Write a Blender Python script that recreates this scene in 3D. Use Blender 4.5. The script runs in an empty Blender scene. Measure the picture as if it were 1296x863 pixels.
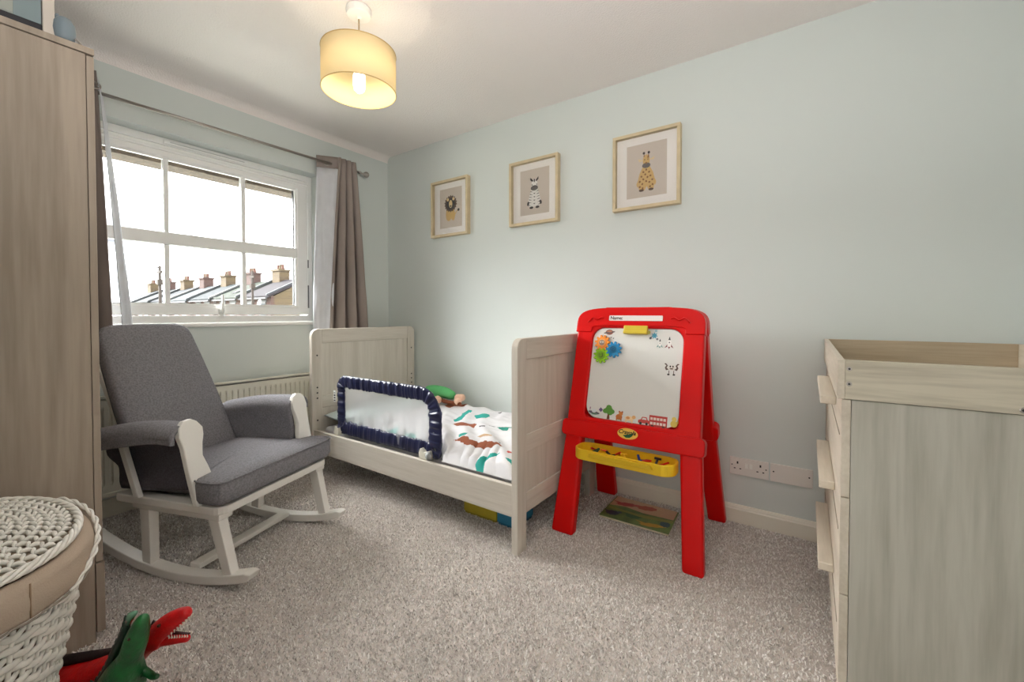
import bpy, bmesh, math, random
from mathutils import Vector, Matrix, noise
R = math.radians
S = bpy.context.scene
COL = S.collection
random.seed(7)

# ------------------------------------------------------------------ camera
cam = bpy.data.cameras.new('camera'); camo = bpy.data.objects.new('camera', cam); COL.objects.link(camo)
cam.sensor_width = 36.0; cam.lens = 36.0 * 538.0 / 1296.0
cam.clip_start = 0.02; cam.clip_end = 500
cam.shift_y = -24.0 / 1296.0
YAW = R(55.1); PIT = R(1.1)
camo.location = (2.991, -2.412, 1.056)
fwd = Vector((-math.cos(YAW) * math.cos(PIT), math.sin(YAW) * math.cos(PIT), -math.sin(PIT)))
camo.rotation_euler = fwd.to_track_quat('-Z', 'Y').to_euler()
S.camera = camo
# ------------------------------------------------------------------ view
S.view_settings.view_transform = 'Standard'; S.view_settings.look = 'None'
S.view_settings.gamma = 1.0; S.view_settings.use_curve_mapping = False
S.view_settings.exposure = 0.25
S.cycles.use_denoising = True
S.cycles.max_bounces = 10; S.cycles.diffuse_bounces = 6; S.cycles.transparent_max_bounces = 12
S.cycles.caustics_reflective = False; S.cycles.caustics_refractive = False
S.cycles.sample_clamp_indirect = 6.0
# ------------------------------------------------------------------ sky: bright even overcast with faint clouds
W = bpy.data.worlds.new('overcast_sky'); S.world = W; W.use_nodes = True
wn = W.node_tree.nodes; wl = W.node_tree.links; wn.clear()
wo = wn.new('ShaderNodeOutputWorld'); wb = wn.new('ShaderNodeBackground')
wt = wn.new('ShaderNodeTexCoord'); wm = wn.new('ShaderNodeMapping'); wm.inputs['Scale'].default_value = (1.6, 1.6, 5.0)
wz = wn.new('ShaderNodeTexNoise'); wz.inputs['Scale'].default_value = 2.2; wz.inputs['Detail'].default_value = 5
wr = wn.new('ShaderNodeValToRGB')
wr.color_ramp.elements[0].position = 0.37; wr.color_ramp.elements[0].color = (0.084, 0.086, 0.095, 1)
wr.color_ramp.elements[1].position = 0.56; wr.color_ramp.elements[1].color = (1, 1, 1, 1)
e = wr.color_ramp.elements.new(.46); e.color = (.32, .33, .35, 1)
wl.new(wt.outputs['Generated'], wm.inputs['Vector']); wl.new(wm.outputs['Vector'], wz.inputs['Vector'])
wl.new(wz.outputs['Fac'], wr.inputs['Fac']); wl.new(wr.outputs['Color'], wb.inputs['Color'])
wb.inputs['Strength'].default_value = 9.0
wl.new(wb.outputs[0], wo.inputs[0])


def area(name, loc, rot, sx, sy, power, color=(1, 1, 1), portal=False):
    l = bpy.data.lights.new(name, 'AREA'); l.shape = 'RECTANGLE'; l.size = sx; l.size_y = sy
    l.energy = power; l.color = color
    o = bpy.data.objects.new(name, l); o.location = loc; o.rotation_euler = rot; COL.objects.link(o)
    if portal: l.cycles.is_portal = True
    return o


area('window_portal', (-0.30, -1.31, 1.54), (0, R(-90), 0), 1.2, 1.5, 1, portal=True)
# added fill light beyond the rear doorway opening, lifting the room's shadows
area('rear_fill_light', (2.95, -3.6, 1.15), (R(100), 0, 0), 1.2, 1.4, 10, (1.0, .98, .96))
# added fill light near the camera, turned upward to brighten the ceiling
area('ceiling_fill_light', (2.75, -2.2, 1.62), (R(180 - 22), 0, R(35)), .5, .5, 17, (1.0, .97, .96))
# thin-cloud daylight: a wide soft sun coming in through the window from the left
sn = bpy.data.lights.new('hazy_sun', 'SUN'); sn.energy = 24; sn.angle = R(55); sn.color = (1.0, .99, .97)
sno = bpy.data.objects.new('hazy_sun', sn); COL.objects.link(sno); sno.location = (-6, -3, 6)
sno.rotation_euler = Vector((.80, .34, -.58)).to_track_quat('-Z', 'Y').to_euler()


# ------------------------------------------------------------------ materials
def lin(c):
    return tuple(((v / 255) / 12.92 if v / 255 <= .04045 else ((v / 255 + .055) / 1.055) ** 2.4) for v in c) + (1,)


MATS = {}


def mat(name, rgb, rough=.5, metal=0, bump=0, bscale=60, var=0, vscale=6, spec=.5, coat=0, vstretch=(1, 1, 1), emis=None, estr=0, rgb2=None, alpha=1, detail=4, trans=0, sub=0):
    if name in MATS: return MATS[name]
    m = bpy.data.materials.new(name); m.use_nodes = True; MATS[name] = m
    nt = m.node_tree; N = nt.nodes; L = nt.links; b = N['Principled BSDF']
    c = lin(rgb); b.inputs['Base Color'].default_value = c
    b.inputs['Roughness'].default_value = rough; b.inputs['Metallic'].default_value = metal
    b.inputs['Specular IOR Level'].default_value = spec
    b.inputs['Coat Weight'].default_value = coat; b.inputs['Coat Roughness'].default_value = .08
    b.inputs['Alpha'].default_value = alpha; b.inputs['Transmission Weight'].default_value = trans
    if emis: b.inputs['Emission Color'].default_value = lin(emis); b.inputs['Emission Strength'].default_value = estr
    tc = N.new('ShaderNodeTexCoord')
    if var or rgb2:
        mp = N.new('ShaderNodeMapping'); mp.inputs['Scale'].default_value = vstretch
        nz = N.new('ShaderNodeTexNoise'); nz.inputs['Scale'].default_value = vscale; nz.inputs['Detail'].default_value = detail
        rp = N.new('ShaderNodeValToRGB'); rp.color_ramp.elements[0].position = .35; rp.color_ramp.elements[1].position = .65
        c2 = lin(rgb2) if rgb2 else tuple(v * (1 - var) for v in c[:3]) + (1,)
        rp.color_ramp.elements[0].color = c2; rp.color_ramp.elements[1].color = c
        L.new(tc.outputs['Object'], mp.inputs['Vector']); L.new(mp.outputs['Vector'], nz.inputs['Vector'])
        L.new(nz.outputs['Fac'], rp.inputs['Fac']); L.new(rp.outputs['Color'], b.inputs['Base Color'])
    if bump:
        n2 = N.new('ShaderNodeTexNoise'); n2.inputs['Scale'].default_value = bscale; n2.inputs['Detail'].default_value = 3
        bp = N.new('ShaderNodeBump'); bp.inputs['Strength'].default_value = bump; bp.inputs['Distance'].default_value = .004
        L.new(tc.outputs['Object'], n2.inputs['Vector']); L.new(n2.outputs['Fac'], bp.inputs['Height']); L.new(bp.outputs['Normal'], b.inputs['Normal'])
    return m


def wood(name, light, dark, axis='z', rough=.55, scale=1.0, contrast=1.0):
    """Pale limed-oak laminate: long soft streaks plus fine grain along one axis."""
    m = bpy.data.materials.new(name); m.use_nodes = True; MATS[name] = m
    nt = m.node_tree; N = nt.nodes; L = nt.links; b = N['Principled BSDF']; b.inputs['Roughness'].default_value = rough
    b.inputs['Specular IOR Level'].default_value = .35
    tc = N.new('ShaderNodeTexCoord')
    st = {'x': (.06, 1, 1), 'y': (1, .06, 1), 'z': (1, 1, .06)}[axis]
    mp = N.new('ShaderNodeMapping'); mp.inputs['Scale'].default_value = tuple(v * scale for v in st)
    L.new(tc.outputs['Object'], mp.inputs['Vector'])
    n1 = N.new('ShaderNodeTexNoise'); n1.inputs['Scale'].default_value = 14; n1.inputs['Detail'].default_value = 5; n1.inputs['Distortion'].default_value = 1.2
    n2 = N.new('ShaderNodeTexNoise'); n2.inputs['Scale'].default_value = 110; n2.inputs['Detail'].default_value = 3
    L.new(mp.outputs['Vector'], n1.inputs['Vector']); L.new(mp.outputs['Vector'], n2.inputs['Vector'])
    mx = N.new('ShaderNodeMath'); mx.operation = 'MULTIPLY_ADD'; mx.inputs[1].default_value = .35; L.new(n2.outputs['Fac'], mx.inputs[0])
    m2 = N.new('ShaderNodeMath'); m2.operation = 'MULTIPLY'; m2.inputs[1].default_value = .7; L.new(n1.outputs['Fac'], m2.inputs[0]); L.new(m2.outputs[0], mx.inputs[2])
    rp = N.new('ShaderNodeValToRGB'); rp.color_ramp.elements[0].position = .38; rp.color_ramp.elements[1].position = .62
    rp.color_ramp.elements[0].color = lin(dark); rp.color_ramp.elements[1].color = lin(light)
    L.new(mx.outputs[0], rp.inputs['Fac']); L.new(rp.outputs['Color'], b.inputs['Base Color'])
    bp = N.new('ShaderNodeBump'); bp.inputs['Strength'].default_value = .12; bp.inputs['Distance'].default_value = .002
    L.new(n2.outputs['Fac'], bp.inputs['Height']); L.new(bp.outputs['Normal'], b.inputs['Normal'])
    return m


def sheer(name, rgb, opac, rough=.6):
    """Light cloth or glass: part see-through, part body."""
    m = bpy.data.materials.new(name); m.use_nodes = True; MATS[name] = m
    nt = m.node_tree; N = nt.nodes; L = nt.links; N.clear()
    o = N.new('ShaderNodeOutputMaterial'); mx = N.new('ShaderNodeMixShader'); t = N.new('ShaderNodeBsdfTransparent')
    d = N.new('ShaderNodeBsdfDiffuse'); tr = N.new('ShaderNodeBsdfTranslucent'); m2 = N.new('ShaderNodeMixShader')
    d.inputs['Color'].default_value = lin(rgb); tr.inputs['Color'].default_value = lin(rgb); m2.inputs[0].default_value = .35
    L.new(d.outputs[0], m2.inputs[1]); L.new(tr.outputs[0], m2.inputs[2])
    mx.inputs[0].default_value = opac; L.new(t.outputs[0], mx.inputs[1]); L.new(m2.outputs[0], mx.inputs[2]); L.new(mx.outputs[0], o.inputs[0])
    return m


def glass(name, tint=(1, 1, 1), refl=.06):
    m = bpy.data.materials.new(name); m.use_nodes = True; MATS[name] = m
    nt = m.node_tree; N = nt.nodes; L = nt.links; N.clear()
    o = N.new('ShaderNodeOutputMaterial'); mx = N.new('ShaderNodeMixShader'); t = N.new('ShaderNodeBsdfTransparent'); g = N.new('ShaderNodeBsdfGlossy')
    t.inputs['Color'].default_value = tint + (1,); g.inputs['Roughness'].default_value = .02
    lw = N.new('ShaderNodeLayerWeight'); lw.inputs['Blend'].default_value = .12
    ad = N.new('ShaderNodeMath'); ad.operation = 'ADD'; ad.inputs[1].default_value = refl * .3; ad.use_clamp = True
    L.new(lw.outputs['Fresnel'], ad.inputs[0]); L.new(ad.outputs[0], mx.inputs[0])
    L.new(t.outputs[0], mx.inputs[1]); L.new(g.outputs[0], mx.inputs[2]); L.new(mx.outputs[0], o.inputs[0])
    return m


M_wall = mat('wall_paint', (214, 220, 217), .75, bump=.05, bscale=220, spec=.25)
M_ceil = mat('ceiling_stipple', (244, 238, 235), .9, bump=.8, bscale=130, spec=.1)
M_white = mat('white_gloss', (244, 243, 240), .3, spec=.5)
M_skirt = mat('skirting_gloss', (231, 226, 212), .35)
M_upvc = mat('window_upvc', (246, 246, 244), .25)
M_rad = mat('radiator_enamel', (226, 223, 210), .35)
WV = wood('limed_oak_vertical', (212, 205, 194), (198, 190, 178), 'z')
WX = wood('limed_oak_along_x', (212, 205, 194), (198, 190, 178), 'x')
WY = wood('limed_oak_along_y', (212, 205, 194), (198, 190, 178), 'y')
WVR = wood('wardrobe_laminate', (172, 158, 143), (150, 137, 123), 'z', scale=.7)
WCV = wood('drawer_unit_laminate_vertical', (190, 187, 175), (166, 162, 149), 'z', scale=.8)
WCX = wood('drawer_unit_laminate_along_x', (205, 197, 178), (160, 151, 133), 'x', scale=.9)
WCY = wood('drawer_unit_laminate_along_y', (214, 204, 188), (198, 187, 170), 'y')
M_chair = mat('chair_white_paint', (242, 239, 233), .35)
M_fab = mat('grey_upholstery', (148, 146, 152), .9, bump=.5, bscale=420, rgb2=(124, 122, 127), vscale=160, spec=.2)
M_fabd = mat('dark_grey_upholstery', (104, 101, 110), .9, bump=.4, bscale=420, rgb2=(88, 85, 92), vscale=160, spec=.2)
M_red = mat('red_plastic', (216, 3, 3), .34, spec=.28, bump=.03, bscale=300)
M_redd = mat('deep_red_plastic', (196, 10, 10), .35)
M_yel = mat('yellow_plastic', (240, 200, 40), .35)
M_board = mat('whiteboard', (226, 225, 221), .22, spec=.6)
M_black = mat('black_ink', (22, 21, 22), .5)
M_nickel = mat('brushed_nickel', (164, 157, 150), .28, metal=.85)
M_curt = mat('taupe_curtain', (158, 146, 140), .85, bump=.3, bscale=500, var=.12, vscale=3, spec=.15)
M_lining = mat('curtain_lining', (214, 215, 220), .9, var=.06, vscale=14, spec=.1)
M_wick = mat('white_wicker', (244, 240, 232), .45, var=.14, vscale=60)
M_liner = mat('beige_basket_liner', (182, 165, 148), .9, bump=.25, bscale=300, spec=.1)
M_navy = mat('navy_satin', (34, 38, 72), .30, spec=.6)
M_mesh = sheer('white_net', (242, 245, 250), .40)
M_frame = mat('pale_ash_frame', (214, 196, 160), .5, var=.12, vscale=20)
M_mount = mat('picture_mount', (252, 247, 242), .8)
M_print = mat('beige_print_paper', (214, 201, 188), .8)
M_glass = glass('window_glass', (.97, .98, .98))
M_pglass = glass('picture_glass', (1, 1, 1), .1)
M_sheet = mat('white_cotton', (226, 225, 228), .85, bump=.2, bscale=90, spec=.1)


# ------------------------------------------------------------------ mesh helpers
class MB:
    def __init__(s): s.v = []; s.f = []; s.m = []
    def add(s, vs, fs, mi=0):
        k = len(s.v); s.v += [tuple(v) for v in vs]; s.f += [tuple(i + k for i in f) for f in fs]; s.m += [mi] * len(fs); return s
    def box(s, x0, x1, y0, y1, z0, z1, mi=0, M=None):
        vs = [Vector((x, y, z)) for z in (z0, z1) for y in (y0, y1) for x in (x0, x1)]
        if M: vs = [M @ v for v in vs]
        return s.add(vs, [(0, 2, 3, 1), (4, 5, 7, 6), (0, 1, 5, 4), (2, 6, 7, 3), (0, 4, 6, 2), (1, 3, 7, 5)], mi)
    def hexa(s, bot, top, mi=0):      # two quads, counter-clockwise from above
        return s.add(list(bot) + list(top), [(3, 2, 1, 0), (4, 5, 6, 7), (0, 1, 5, 4), (1, 2, 6, 5), (2, 3, 7, 6), (3, 0, 4, 7)], mi)
    def prism(s, poly, d, off=(0, 0, 0), mi=0):   # 3-D polygon extruded by vector d
        n = len(poly); P = [Vector(p) for p in poly]; d = Vector(d)
        return s.add(P + [p + d for p in P], [tuple(range(n))[::-1], tuple(range(n, 2 * n))] + [(i, (i + 1) % n, (i + 1) % n + n, i + n) for i in range(n)], mi)
    def tube(s, pts, r, n=10, closed=False, mi=0, caps=True, flat=None, up=None):
        P = [Vector(p) for p in pts]; m = len(P); rr = r if isinstance(r, (list, tuple)) else [r] * m
        rings = []; prev = None
        for i, p in enumerate(P):
            a = P[(i - 1) % m] if (closed or i) else p; b = P[(i + 1) % m] if (closed or i < m - 1) else p
            t = (b - a).normalized()
            if up is not None: u = Vector(up) - t * t.dot(Vector(up))
            elif prev is None: u = t.orthogonal()
            else: u = prev - t * prev.dot(t)
            u.normalize(); prev = u; w = t.cross(u)
            fl = flat if flat else 1
            rings.append([p + u * rr[i] * math.cos(2 * math.pi * k / n) + w * rr[i] * fl * math.sin(2 * math.pi * k / n) for k in range(n)])
        vs = [v for q in rings for v in q]; fs = []
        for i in range(m if closed else m - 1):
            j = (i + 1) % m
            for k in range(n): l = (k + 1) % n; fs.append((i * n + k, i * n + l, j * n + l, j * n + k))
        if caps and not closed: fs += [tuple(range(n))[::-1], tuple(range((m - 1) * n, m * n))]
        return s.add(vs, fs, mi)
    def lathe(s, prof, c=(0, 0, 0), n=32, mi=0, ax=None, closed=False):
        c = Vector(c); vs = []; fs = []; m = len(prof)
        for r, z in prof:
            for k in range(n):
                a = 2 * math.pi * k / n; v = Vector((r * math.cos(a), r * math.sin(a), z))
                if ax: v = ax @ v
                vs.append(v + c)
        for i in range(m if closed else m - 1):
            j = (i + 1) % m
            for k in range(n): l = (k + 1) % n; fs.append((i * n + k, i * n + l, j * n + l, j * n + k))
        if not closed: fs += [tuple(range(n))[::-1], tuple(range((m - 1) * n, m * n))]
        return s.add(vs, fs, mi)
    def grid(s, fn, nu, nv, mi=0, thick=None):
        vs = [Vector(fn(i / nu, j / nv)) for j in range(nv + 1) for i in range(nu + 1)]
        q = lambda i, j: j * (nu + 1) + i
        return s.add(vs, [(q(i, j), q(i + 1, j), q(i + 1, j + 1), q(i, j + 1)) for j in range(nv) for i in range(nu)], mi)
    def ring_plate(s, outer, inner, d, mi=0):     # loops with equal counts, extruded by d
        n = len(outer); d = Vector(d); O = [Vector(p) for p in outer]; I = [Vector(p) for p in inner]
        vs = O + I + [p + d for p in O] + [p + d for p in I]; fs = []
        for i in range(n):
            j = (i + 1) % n
            fs += [(i, j, n + j, n + i), (2 * n + i, 3 * n + i, 3 * n + j, 2 * n + j), (i, 2 * n + i, 2 * n + j, j), (n + i, n + j, 3 * n + j, 3 * n + i)]
        return s.add(vs, fs, mi)


def props(o, label=None, cat=None, group=None, kind=None):
    if label: o['label'] = label
    if cat: o['category'] = cat
    if group: o['group'] = group
    if kind: o['kind'] = kind
    return o


def thing(name, loc=(0, 0, 0), rz=0, label=None, cat=None, group=None, kind=None):
    o = bpy.data.objects.new(name, None); o.location = loc; o.rotation_euler = (0, 0, rz); o.empty_display_size = .05; COL.objects.link(o)
    o['_m'] = 1; del o['_m']
    return props(o, label, cat, group, kind)


def root_of(p):
    while p.parent: p = p.parent
    return p


def part(name, mb, m, parent=None, smooth=False, bevel=0, seg=2, sub=0, world=True, solid=0, label=None, kind=None, cat=None, group=None, recalc=True):
    me = bpy.data.meshes.new(name)
    vs = mb.v
    if parent is not None and world:
        r = root_of(parent); Mi = (Matrix.Translation(r.location) @ r.rotation_euler.to_matrix().to_4x4()).inverted()
        vs = [Mi @ Vector(v) for v in vs]
    base = Vector((0, 0, 0))
    if parent is None and world and vs:
        xs = [v[0] for v in vs]; ys = [v[1] for v in vs]; zs = [v[2] for v in vs]
        base = Vector(((min(xs) + max(xs)) / 2, (min(ys) + max(ys)) / 2, min(zs)))
        vs = [Vector(v) - base for v in vs]
    me.from_pydata([tuple(v) for v in vs], [], mb.f)
    if recalc:
        bm = bmesh.new(); bm.from_mesh(me); bmesh.ops.recalc_face_normals(bm, faces=bm.faces); bm.to_mesh(me); bm.free()
    ms = m if isinstance(m, (list, tuple)) else [m]
    for q in ms: me.materials.append(q)
    me.polygons.foreach_set('material_index', mb.m)
    if smooth: me.polygons.foreach_set('use_smooth', [True] * len(me.polygons))
    o = bpy.data.objects.new(name, me); o.location = base; COL.objects.link(o)
    if parent is not None: o.parent = parent
    if solid:
        t = o.modifiers.new('solid', 'SOLIDIFY'); t.thickness = solid; t.offset = 0
    if bevel:
        t = o.modifiers.new('bevel', 'BEVEL'); t.width = bevel; t.segments = seg; t.limit_method = 'ANGLE'; t.angle_limit = R(40)
    if sub:
        t = o.modifiers.new('sub', 'SUBSURF'); t.levels = sub; t.render_levels = sub
    return props(o, label, cat, group, kind)


def copy_thing(o, parent=None):
    c = o.copy(); COL.objects.link(c); c.parent = parent
    for ch in list(o.children): copy_thing(ch, c)
    return c


def struct(name, mb, m, **k): return part(name, mb, m, kind='structure', **k)


def rrect(x0, x1, z0, z1, r, n=6, y=0.0, plane='xz'):
    out = []; rs = r if isinstance(r, (list, tuple)) else [r] * 4
    for (cx, cz, a0, q) in ((x1, z1, 0, rs[0]), (x0, z1, 90, rs[1]), (x0, z0, 180, rs[2]), (x1, z0, 270, rs[3])):
        ccx = cx - q if cx == x1 else cx + q; ccz = cz - q if cz == z1 else cz + q
        for k in range(n + 1):
            a = R(a0 + 90 * k / n); out.append((ccx + q * math.cos(a), y, ccz + q * math.sin(a)))
    if plane == 'yz': out = [(p[1], p[0], p[2]) for p in out]
    if plane == 'xy': out = [(p[0], p[2], p[1]) for p in out]
    return out


def skin_mesh(name, nodes, edges, m, parent, sub=2, label=None):
    """One continuous organic surface grown from a skeleton of (point, radius)."""
    me = bpy.data.meshes.new(name); o = bpy.data.objects.new(name, me); COL.objects.link(o)
    r = root_of(parent); Mi = (Matrix.Translation(r.location) @ r.rotation_euler.to_matrix().to_4x4()).inverted()
    me.from_pydata([tuple(Mi @ Vector(p)) for p, _ in nodes], edges, [])
    o.parent = parent
    o.modifiers.new('skin', 'SKIN')
    for i, (p, rad) in enumerate(nodes):
        sv = me.skin_vertices[0].data[i]
        sv.radius = (rad, rad) if not isinstance(rad, tuple) else rad
        sv.use_root = (i == 0)
    s = o.modifiers.new('sub', 'SUBSURF'); s.levels = sub; s.render_levels = sub
    o.modifiers['skin'].use_smooth_shade = True
    me.materials.append(m)
    if label: o['label'] = label
    return o


def text_mesh(name, body, size, origin, xdir, ydir, m, parent, depth=.0004, shear=0, bold=0, label=None):
    cu = bpy.data.curves.new(name, 'FONT'); cu.body = body; cu.size = size; cu.extrude = depth; cu.shear = shear; cu.offset = bold; cu.resolution_u = 3
    cu.align_x = 'CENTER'; cu.align_y = 'CENTER'
    t = bpy.data.objects.new('tmp', cu); COL.objects.link(t); bpy.context.view_layer.update()
    dg = bpy.context.evaluated_depsgraph_get(); me = bpy.data.meshes.new_from_object(t.evaluated_get(dg)); bpy.data.objects.remove(t)
    X = Vector(xdir).normalized(); Y = Vector(ydir).normalized(); Z = X.cross(Y)
    mb = MB(); mb.add([Vector(origin) + X * v.co.x + Y * v.co.y + Z * v.co.z for v in me.vertices], [tuple(p.vertices) for p in me.polygons])
    bpy.data.meshes.remove(me)
    return part(name, mb, m, parent, label=label, recalc=False)

# ================================================================== THE ROOM
RX, RY, RZ = 3.70, -2.66, 2.40
WY0, WY1, WZ0, WZ1 = -1.99, -0.629, 1.0, 2.083          # window opening
struct('floor', MB().box(-.3, RX + .1, -4.2, .1, -.1, 0), mat('carpet_backing', (214, 205, 199), .95, rgb2=(190, 181, 175), vscale=300, spec=.05))
struct('ceiling', MB().box(-.3, RX + .1, -4.2, .1, RZ, RZ + .1), M_ceil)
struct('wall_right', MB().box(-.3, RX + .1, 0, .12, 0, RZ), M_wall)
w = MB()
w.box(-.28, 0, RY, WY0, 0, RZ); w.box(-.28, 0, WY1, 0, 0, RZ); w.box(-.28, 0, WY0, WY1, 0, WZ0 - .02); w.box(-.28, 0, WY0, WY1, WZ1, RZ)
struct('wall_window', w, M_wall)
struct('wall_east', MB().box(RX, RX + .1, -4.2, 0, 0, RZ), M_wall)
DX0, DX1 = 2.45, 3.35
w = MB(); w.box(-.28, DX0, RY - .1, RY, 0, RZ); w.box(DX1, RX, RY - .1, RY, 0, RZ); w.box(DX0, DX1, RY - .1, RY, 2.03, RZ)
struct('wall_back', w, M_wall)
struct('wall_hall', MB().box(1.9, RX, -4.2, -4.1, 0, RZ).box(1.9, 2.0, -4.1, RY - .1, 0, RZ), M_wall)
w = MB()
for x0, x1 in ((DX0 - .06, DX0), (DX1, DX1 + .06)): w.box(x0, x1, RY - .02, RY + .015, 0, 2.09)
w.box(DX0, DX1, RY - .02, RY + .015, 2.03, 2.09)
struct('trim_2', w, M_white, bevel=.004)


def skirting(name, a, b, nrm):
    a = Vector(a); b = Vector(b); n = Vector(nrm)
    prof = [(0, 0), (.016, 0), (.016, .068), (.013, .073), (.0115, .080), (.007, .088), (0, .09)]
    pl = [a + n * p + Vector((0, 0, z)) for p, z in prof]
    return struct(name, MB().prism(pl, b - a), M_skirt)


skirting('baseboard_right', (0, 0, 0), (RX, 0, 0), (0, -1, 0))
skirting('baseboard_window', (0, RY, 0), (0, 0, 0), (1, 0, 0))
skirting('baseboard_back', (0, RY, 0), (DX0 - .06, RY, 0), (0, 1, 0))
skirting('baseboard_east', (RX, RY, 0), (RX, 0, 0), (-1, 0, 0))
# plaster cove between window wall and ceiling
pr = [(0, RZ)] + [(.05 * (1 - math.cos(t)), RZ - .05 * (1 - math.sin(t))) for t in [R(a) for a in range(0, 91, 10)]]
struct('trim_1', MB().prism([(p[0] + .0, RY, p[1]) for p in pr], (0, -RY, 0)), M_ceil, smooth=False)

# carpet pile: short two-sided tufts, nobody could count them
mc = bpy.data.materials.new('carpet_pile'); mc.use_nodes = True
N = mc.node_tree.nodes; L = mc.node_tree.links; b = N['Principled BSDF']; b.inputs['Roughness'].default_value = .95; b.inputs['Specular IOR Level'].default_value = .05
ta = N.new('ShaderNodeAttribute'); ta.attribute_name = 'tint'
rp = N.new('ShaderNodeValToRGB'); rp.color_ramp.elements[0].color = lin((184, 177, 171)); rp.color_ramp.elements[1].color = lin((252, 249, 246))
e = rp.color_ramp.elements.new(.45); e.color = lin((231, 226, 221)); L.new(ta.outputs['Fac'], rp.inputs['Fac']); L.new(rp.outputs['Color'], b.inputs['Base Color'])
import numpy as np
rng = np.random.default_rng(3)
NT = 330000
tx = rng.uniform(.02, RX - .02, NT); ty = rng.uniform(RY + .02, -.02, NT)
# tufts thin out with distance from where anyone can see them close up
near = np.exp(-((tx - 2.2) ** 2 + (ty + 1.6) ** 2) / 3.0)
keep = rng.random(NT) < (.55 + .45 * near); tx = tx[keep]; ty = ty[keep]; n = len(tx)
ang = rng.uniform(0, 2 * np.pi, n); lean = rng.uniform(0.1, 1.2, n); la = rng.uniform(0, 2 * np.pi, n)
wd = rng.uniform(.0013, .0028, n); ht = rng.uniform(.004, .0085, n)
V = np.zeros((n, 4, 3), np.float32)
for k, (s, h) in enumerate(((-1, 0), (1, 0), (.8, 1), (-.8, 1))):
    V[:, k, 0] = tx + s * wd * np.cos(ang) + h * ht * lean * np.cos(la)
    V[:, k, 1] = ty + s * wd * np.sin(ang) + h * ht * lean * np.sin(la)
    V[:, k, 2] = h * ht - (1 - h) * .001
me = bpy.data.meshes.new('carpet_pile'); me.vertices.add(n * 4); me.vertices.foreach_set('co', V.ravel())
me.loops.add(n * 4); me.loops.foreach_set('vertex_index', np.arange(n * 4, dtype=np.int32))
me.polygons.add(n); me.polygons.foreach_set('loop_start', np.arange(0, n * 4, 4, dtype=np.int32))
me.update(calc_edges=True)
at = me.attributes.new('tint', 'FLOAT', 'FACE'); at.data.foreach_set('value', rng.random(n).astype(np.float32))
me.materials.append(mc)
o = bpy.data.objects.new('carpet_pile', me); COL.objects.link(o)
props(o, 'grey-brown flecked twist-pile carpet covering the bedroom floor', None, kind='stuff'); o.parent = bpy.data.objects['floor']; o.location = -bpy.data.objects['floor'].location

# ------------------------------------------------------------------ window
XF = -.10      # room face of the fixed frame
win = MB(); win.ring_plate([(XF, WY0, WZ0), (XF, WY1, WZ0), (XF, WY1, WZ1), (XF, WY0, WZ1)], [(XF, WY0 + .035, WZ0 + .045), (XF, WY1 - .035, WZ0 + .045), (XF, WY1 - .035, WZ1 - .04), (XF, WY0 + .035, WZ1 - .04)], (-.07, 0, 0))
W1 = struct('window_1', win, M_upvc, bevel=.004)
SX = -.085
SY0, SY1, SZ0, SZ1 = WY0 + .042, WY1 - .042, WZ0 + .05, WZ1 - .048
GY0, GY1, GZ0, GZ1 = -1.875, -.748, 1.107, 1.968
s = MB()
for k, (i0, i1) in enumerate(((0, .018), (.018, .055))):
    pass
s.ring_plate([(SX, SY0, SZ0), (SX, SY1, SZ0), (SX, SY1, SZ1), (SX, SY0, SZ1)], [(SX, GY0, GZ0), (SX, GY1, GZ0), (SX, GY1, GZ1), (SX, GY0, GZ1)], (-.055, 0, 0))
SASH = part('sash', s, M_upvc, W1, bevel=.006)
bead = MB().ring_plate([(SX - .004, GY0 - .001, GZ0 - .001), (SX - .004, GY1 + .001, GZ0 - .001), (SX - .004, GY1 + .001, GZ1 + .001), (SX - .004, GY0 - .001, GZ1 + .001)],
                       [(SX - .012, GY0 + .012, GZ0 + .012), (SX - .012, GY1 - .012, GZ0 + .012), (SX - .012, GY1 - .012, GZ1 - .012), (SX - .012, GY0 + .012, GZ1 - .012)], (-.02, 0, 0))
part('glazing_bead', bead, M_upvc, SASH)
part('meeting_rail', MB().box(SX - .045, SX + .002, GY0, GY1, 1.462, 1.535), M_upvc, W1, bevel=.01, seg=3)
ys = (GY0, -1.52, -1.105, GY1)
for y in ys[1:3]:
    for z0, z1 in ((GZ0, 1.462), (1.535, GZ1)):
        part('glazing_bar', MB().box(SX - .045, SX - .008, y - .013, y + .013, z0, z1), M_upvc, W1, bevel=.005)
for i in range(3):
    for z0, z1 in ((GZ0, 1.462), (1.535, GZ1)):
        part('pane', MB().box(SX - .030, SX - .026, ys[i] + .004, ys[i + 1] - .004, z0 - .002, z1 + .002), M_glass, W1)
part('gasket', MB().box(SX - .05, SX - .03, GY1 - .016, GY1 + .002, GZ0, GZ1).box(SX - .05, SX - .03, GY0, GY1, GZ1 - .006, GZ1 + .001), M_black, W1, label='black rubber glazing gasket')
tv = MB().box(XF, XF + .014, -1.53, -1.07, WZ1 - .036, WZ1 - .012)
T = part('trickle_vent', tv, M_upvc, W1, bevel=.006, seg=3)
part('vent_slot', MB().box(XF + .013, XF + .0152, -1.50, -1.10, WZ1 - .026, WZ1 - .021), mat('pale_grey', (190, 190, 188), .5), T)
part('top_bead', MB().box(SX - .01, SX + .012, SY0, SY1, SZ1 - .035, SZ1 - .02), M_upvc, W1, bevel=.005)
h = MB().box(SX, SX + .012, -1.262, -1.238, 1.045, 1.085).tube([(SX + .014, -1.25, 1.065), (SX + .03, -1.25, 1.07), (SX + .034, -1.25, 1.10), (SX + .034, -1.25, 1.175)], [.010, .010, .008, .0075], 8)
part('window_handle', h, M_white, W1, smooth=True)
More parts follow.
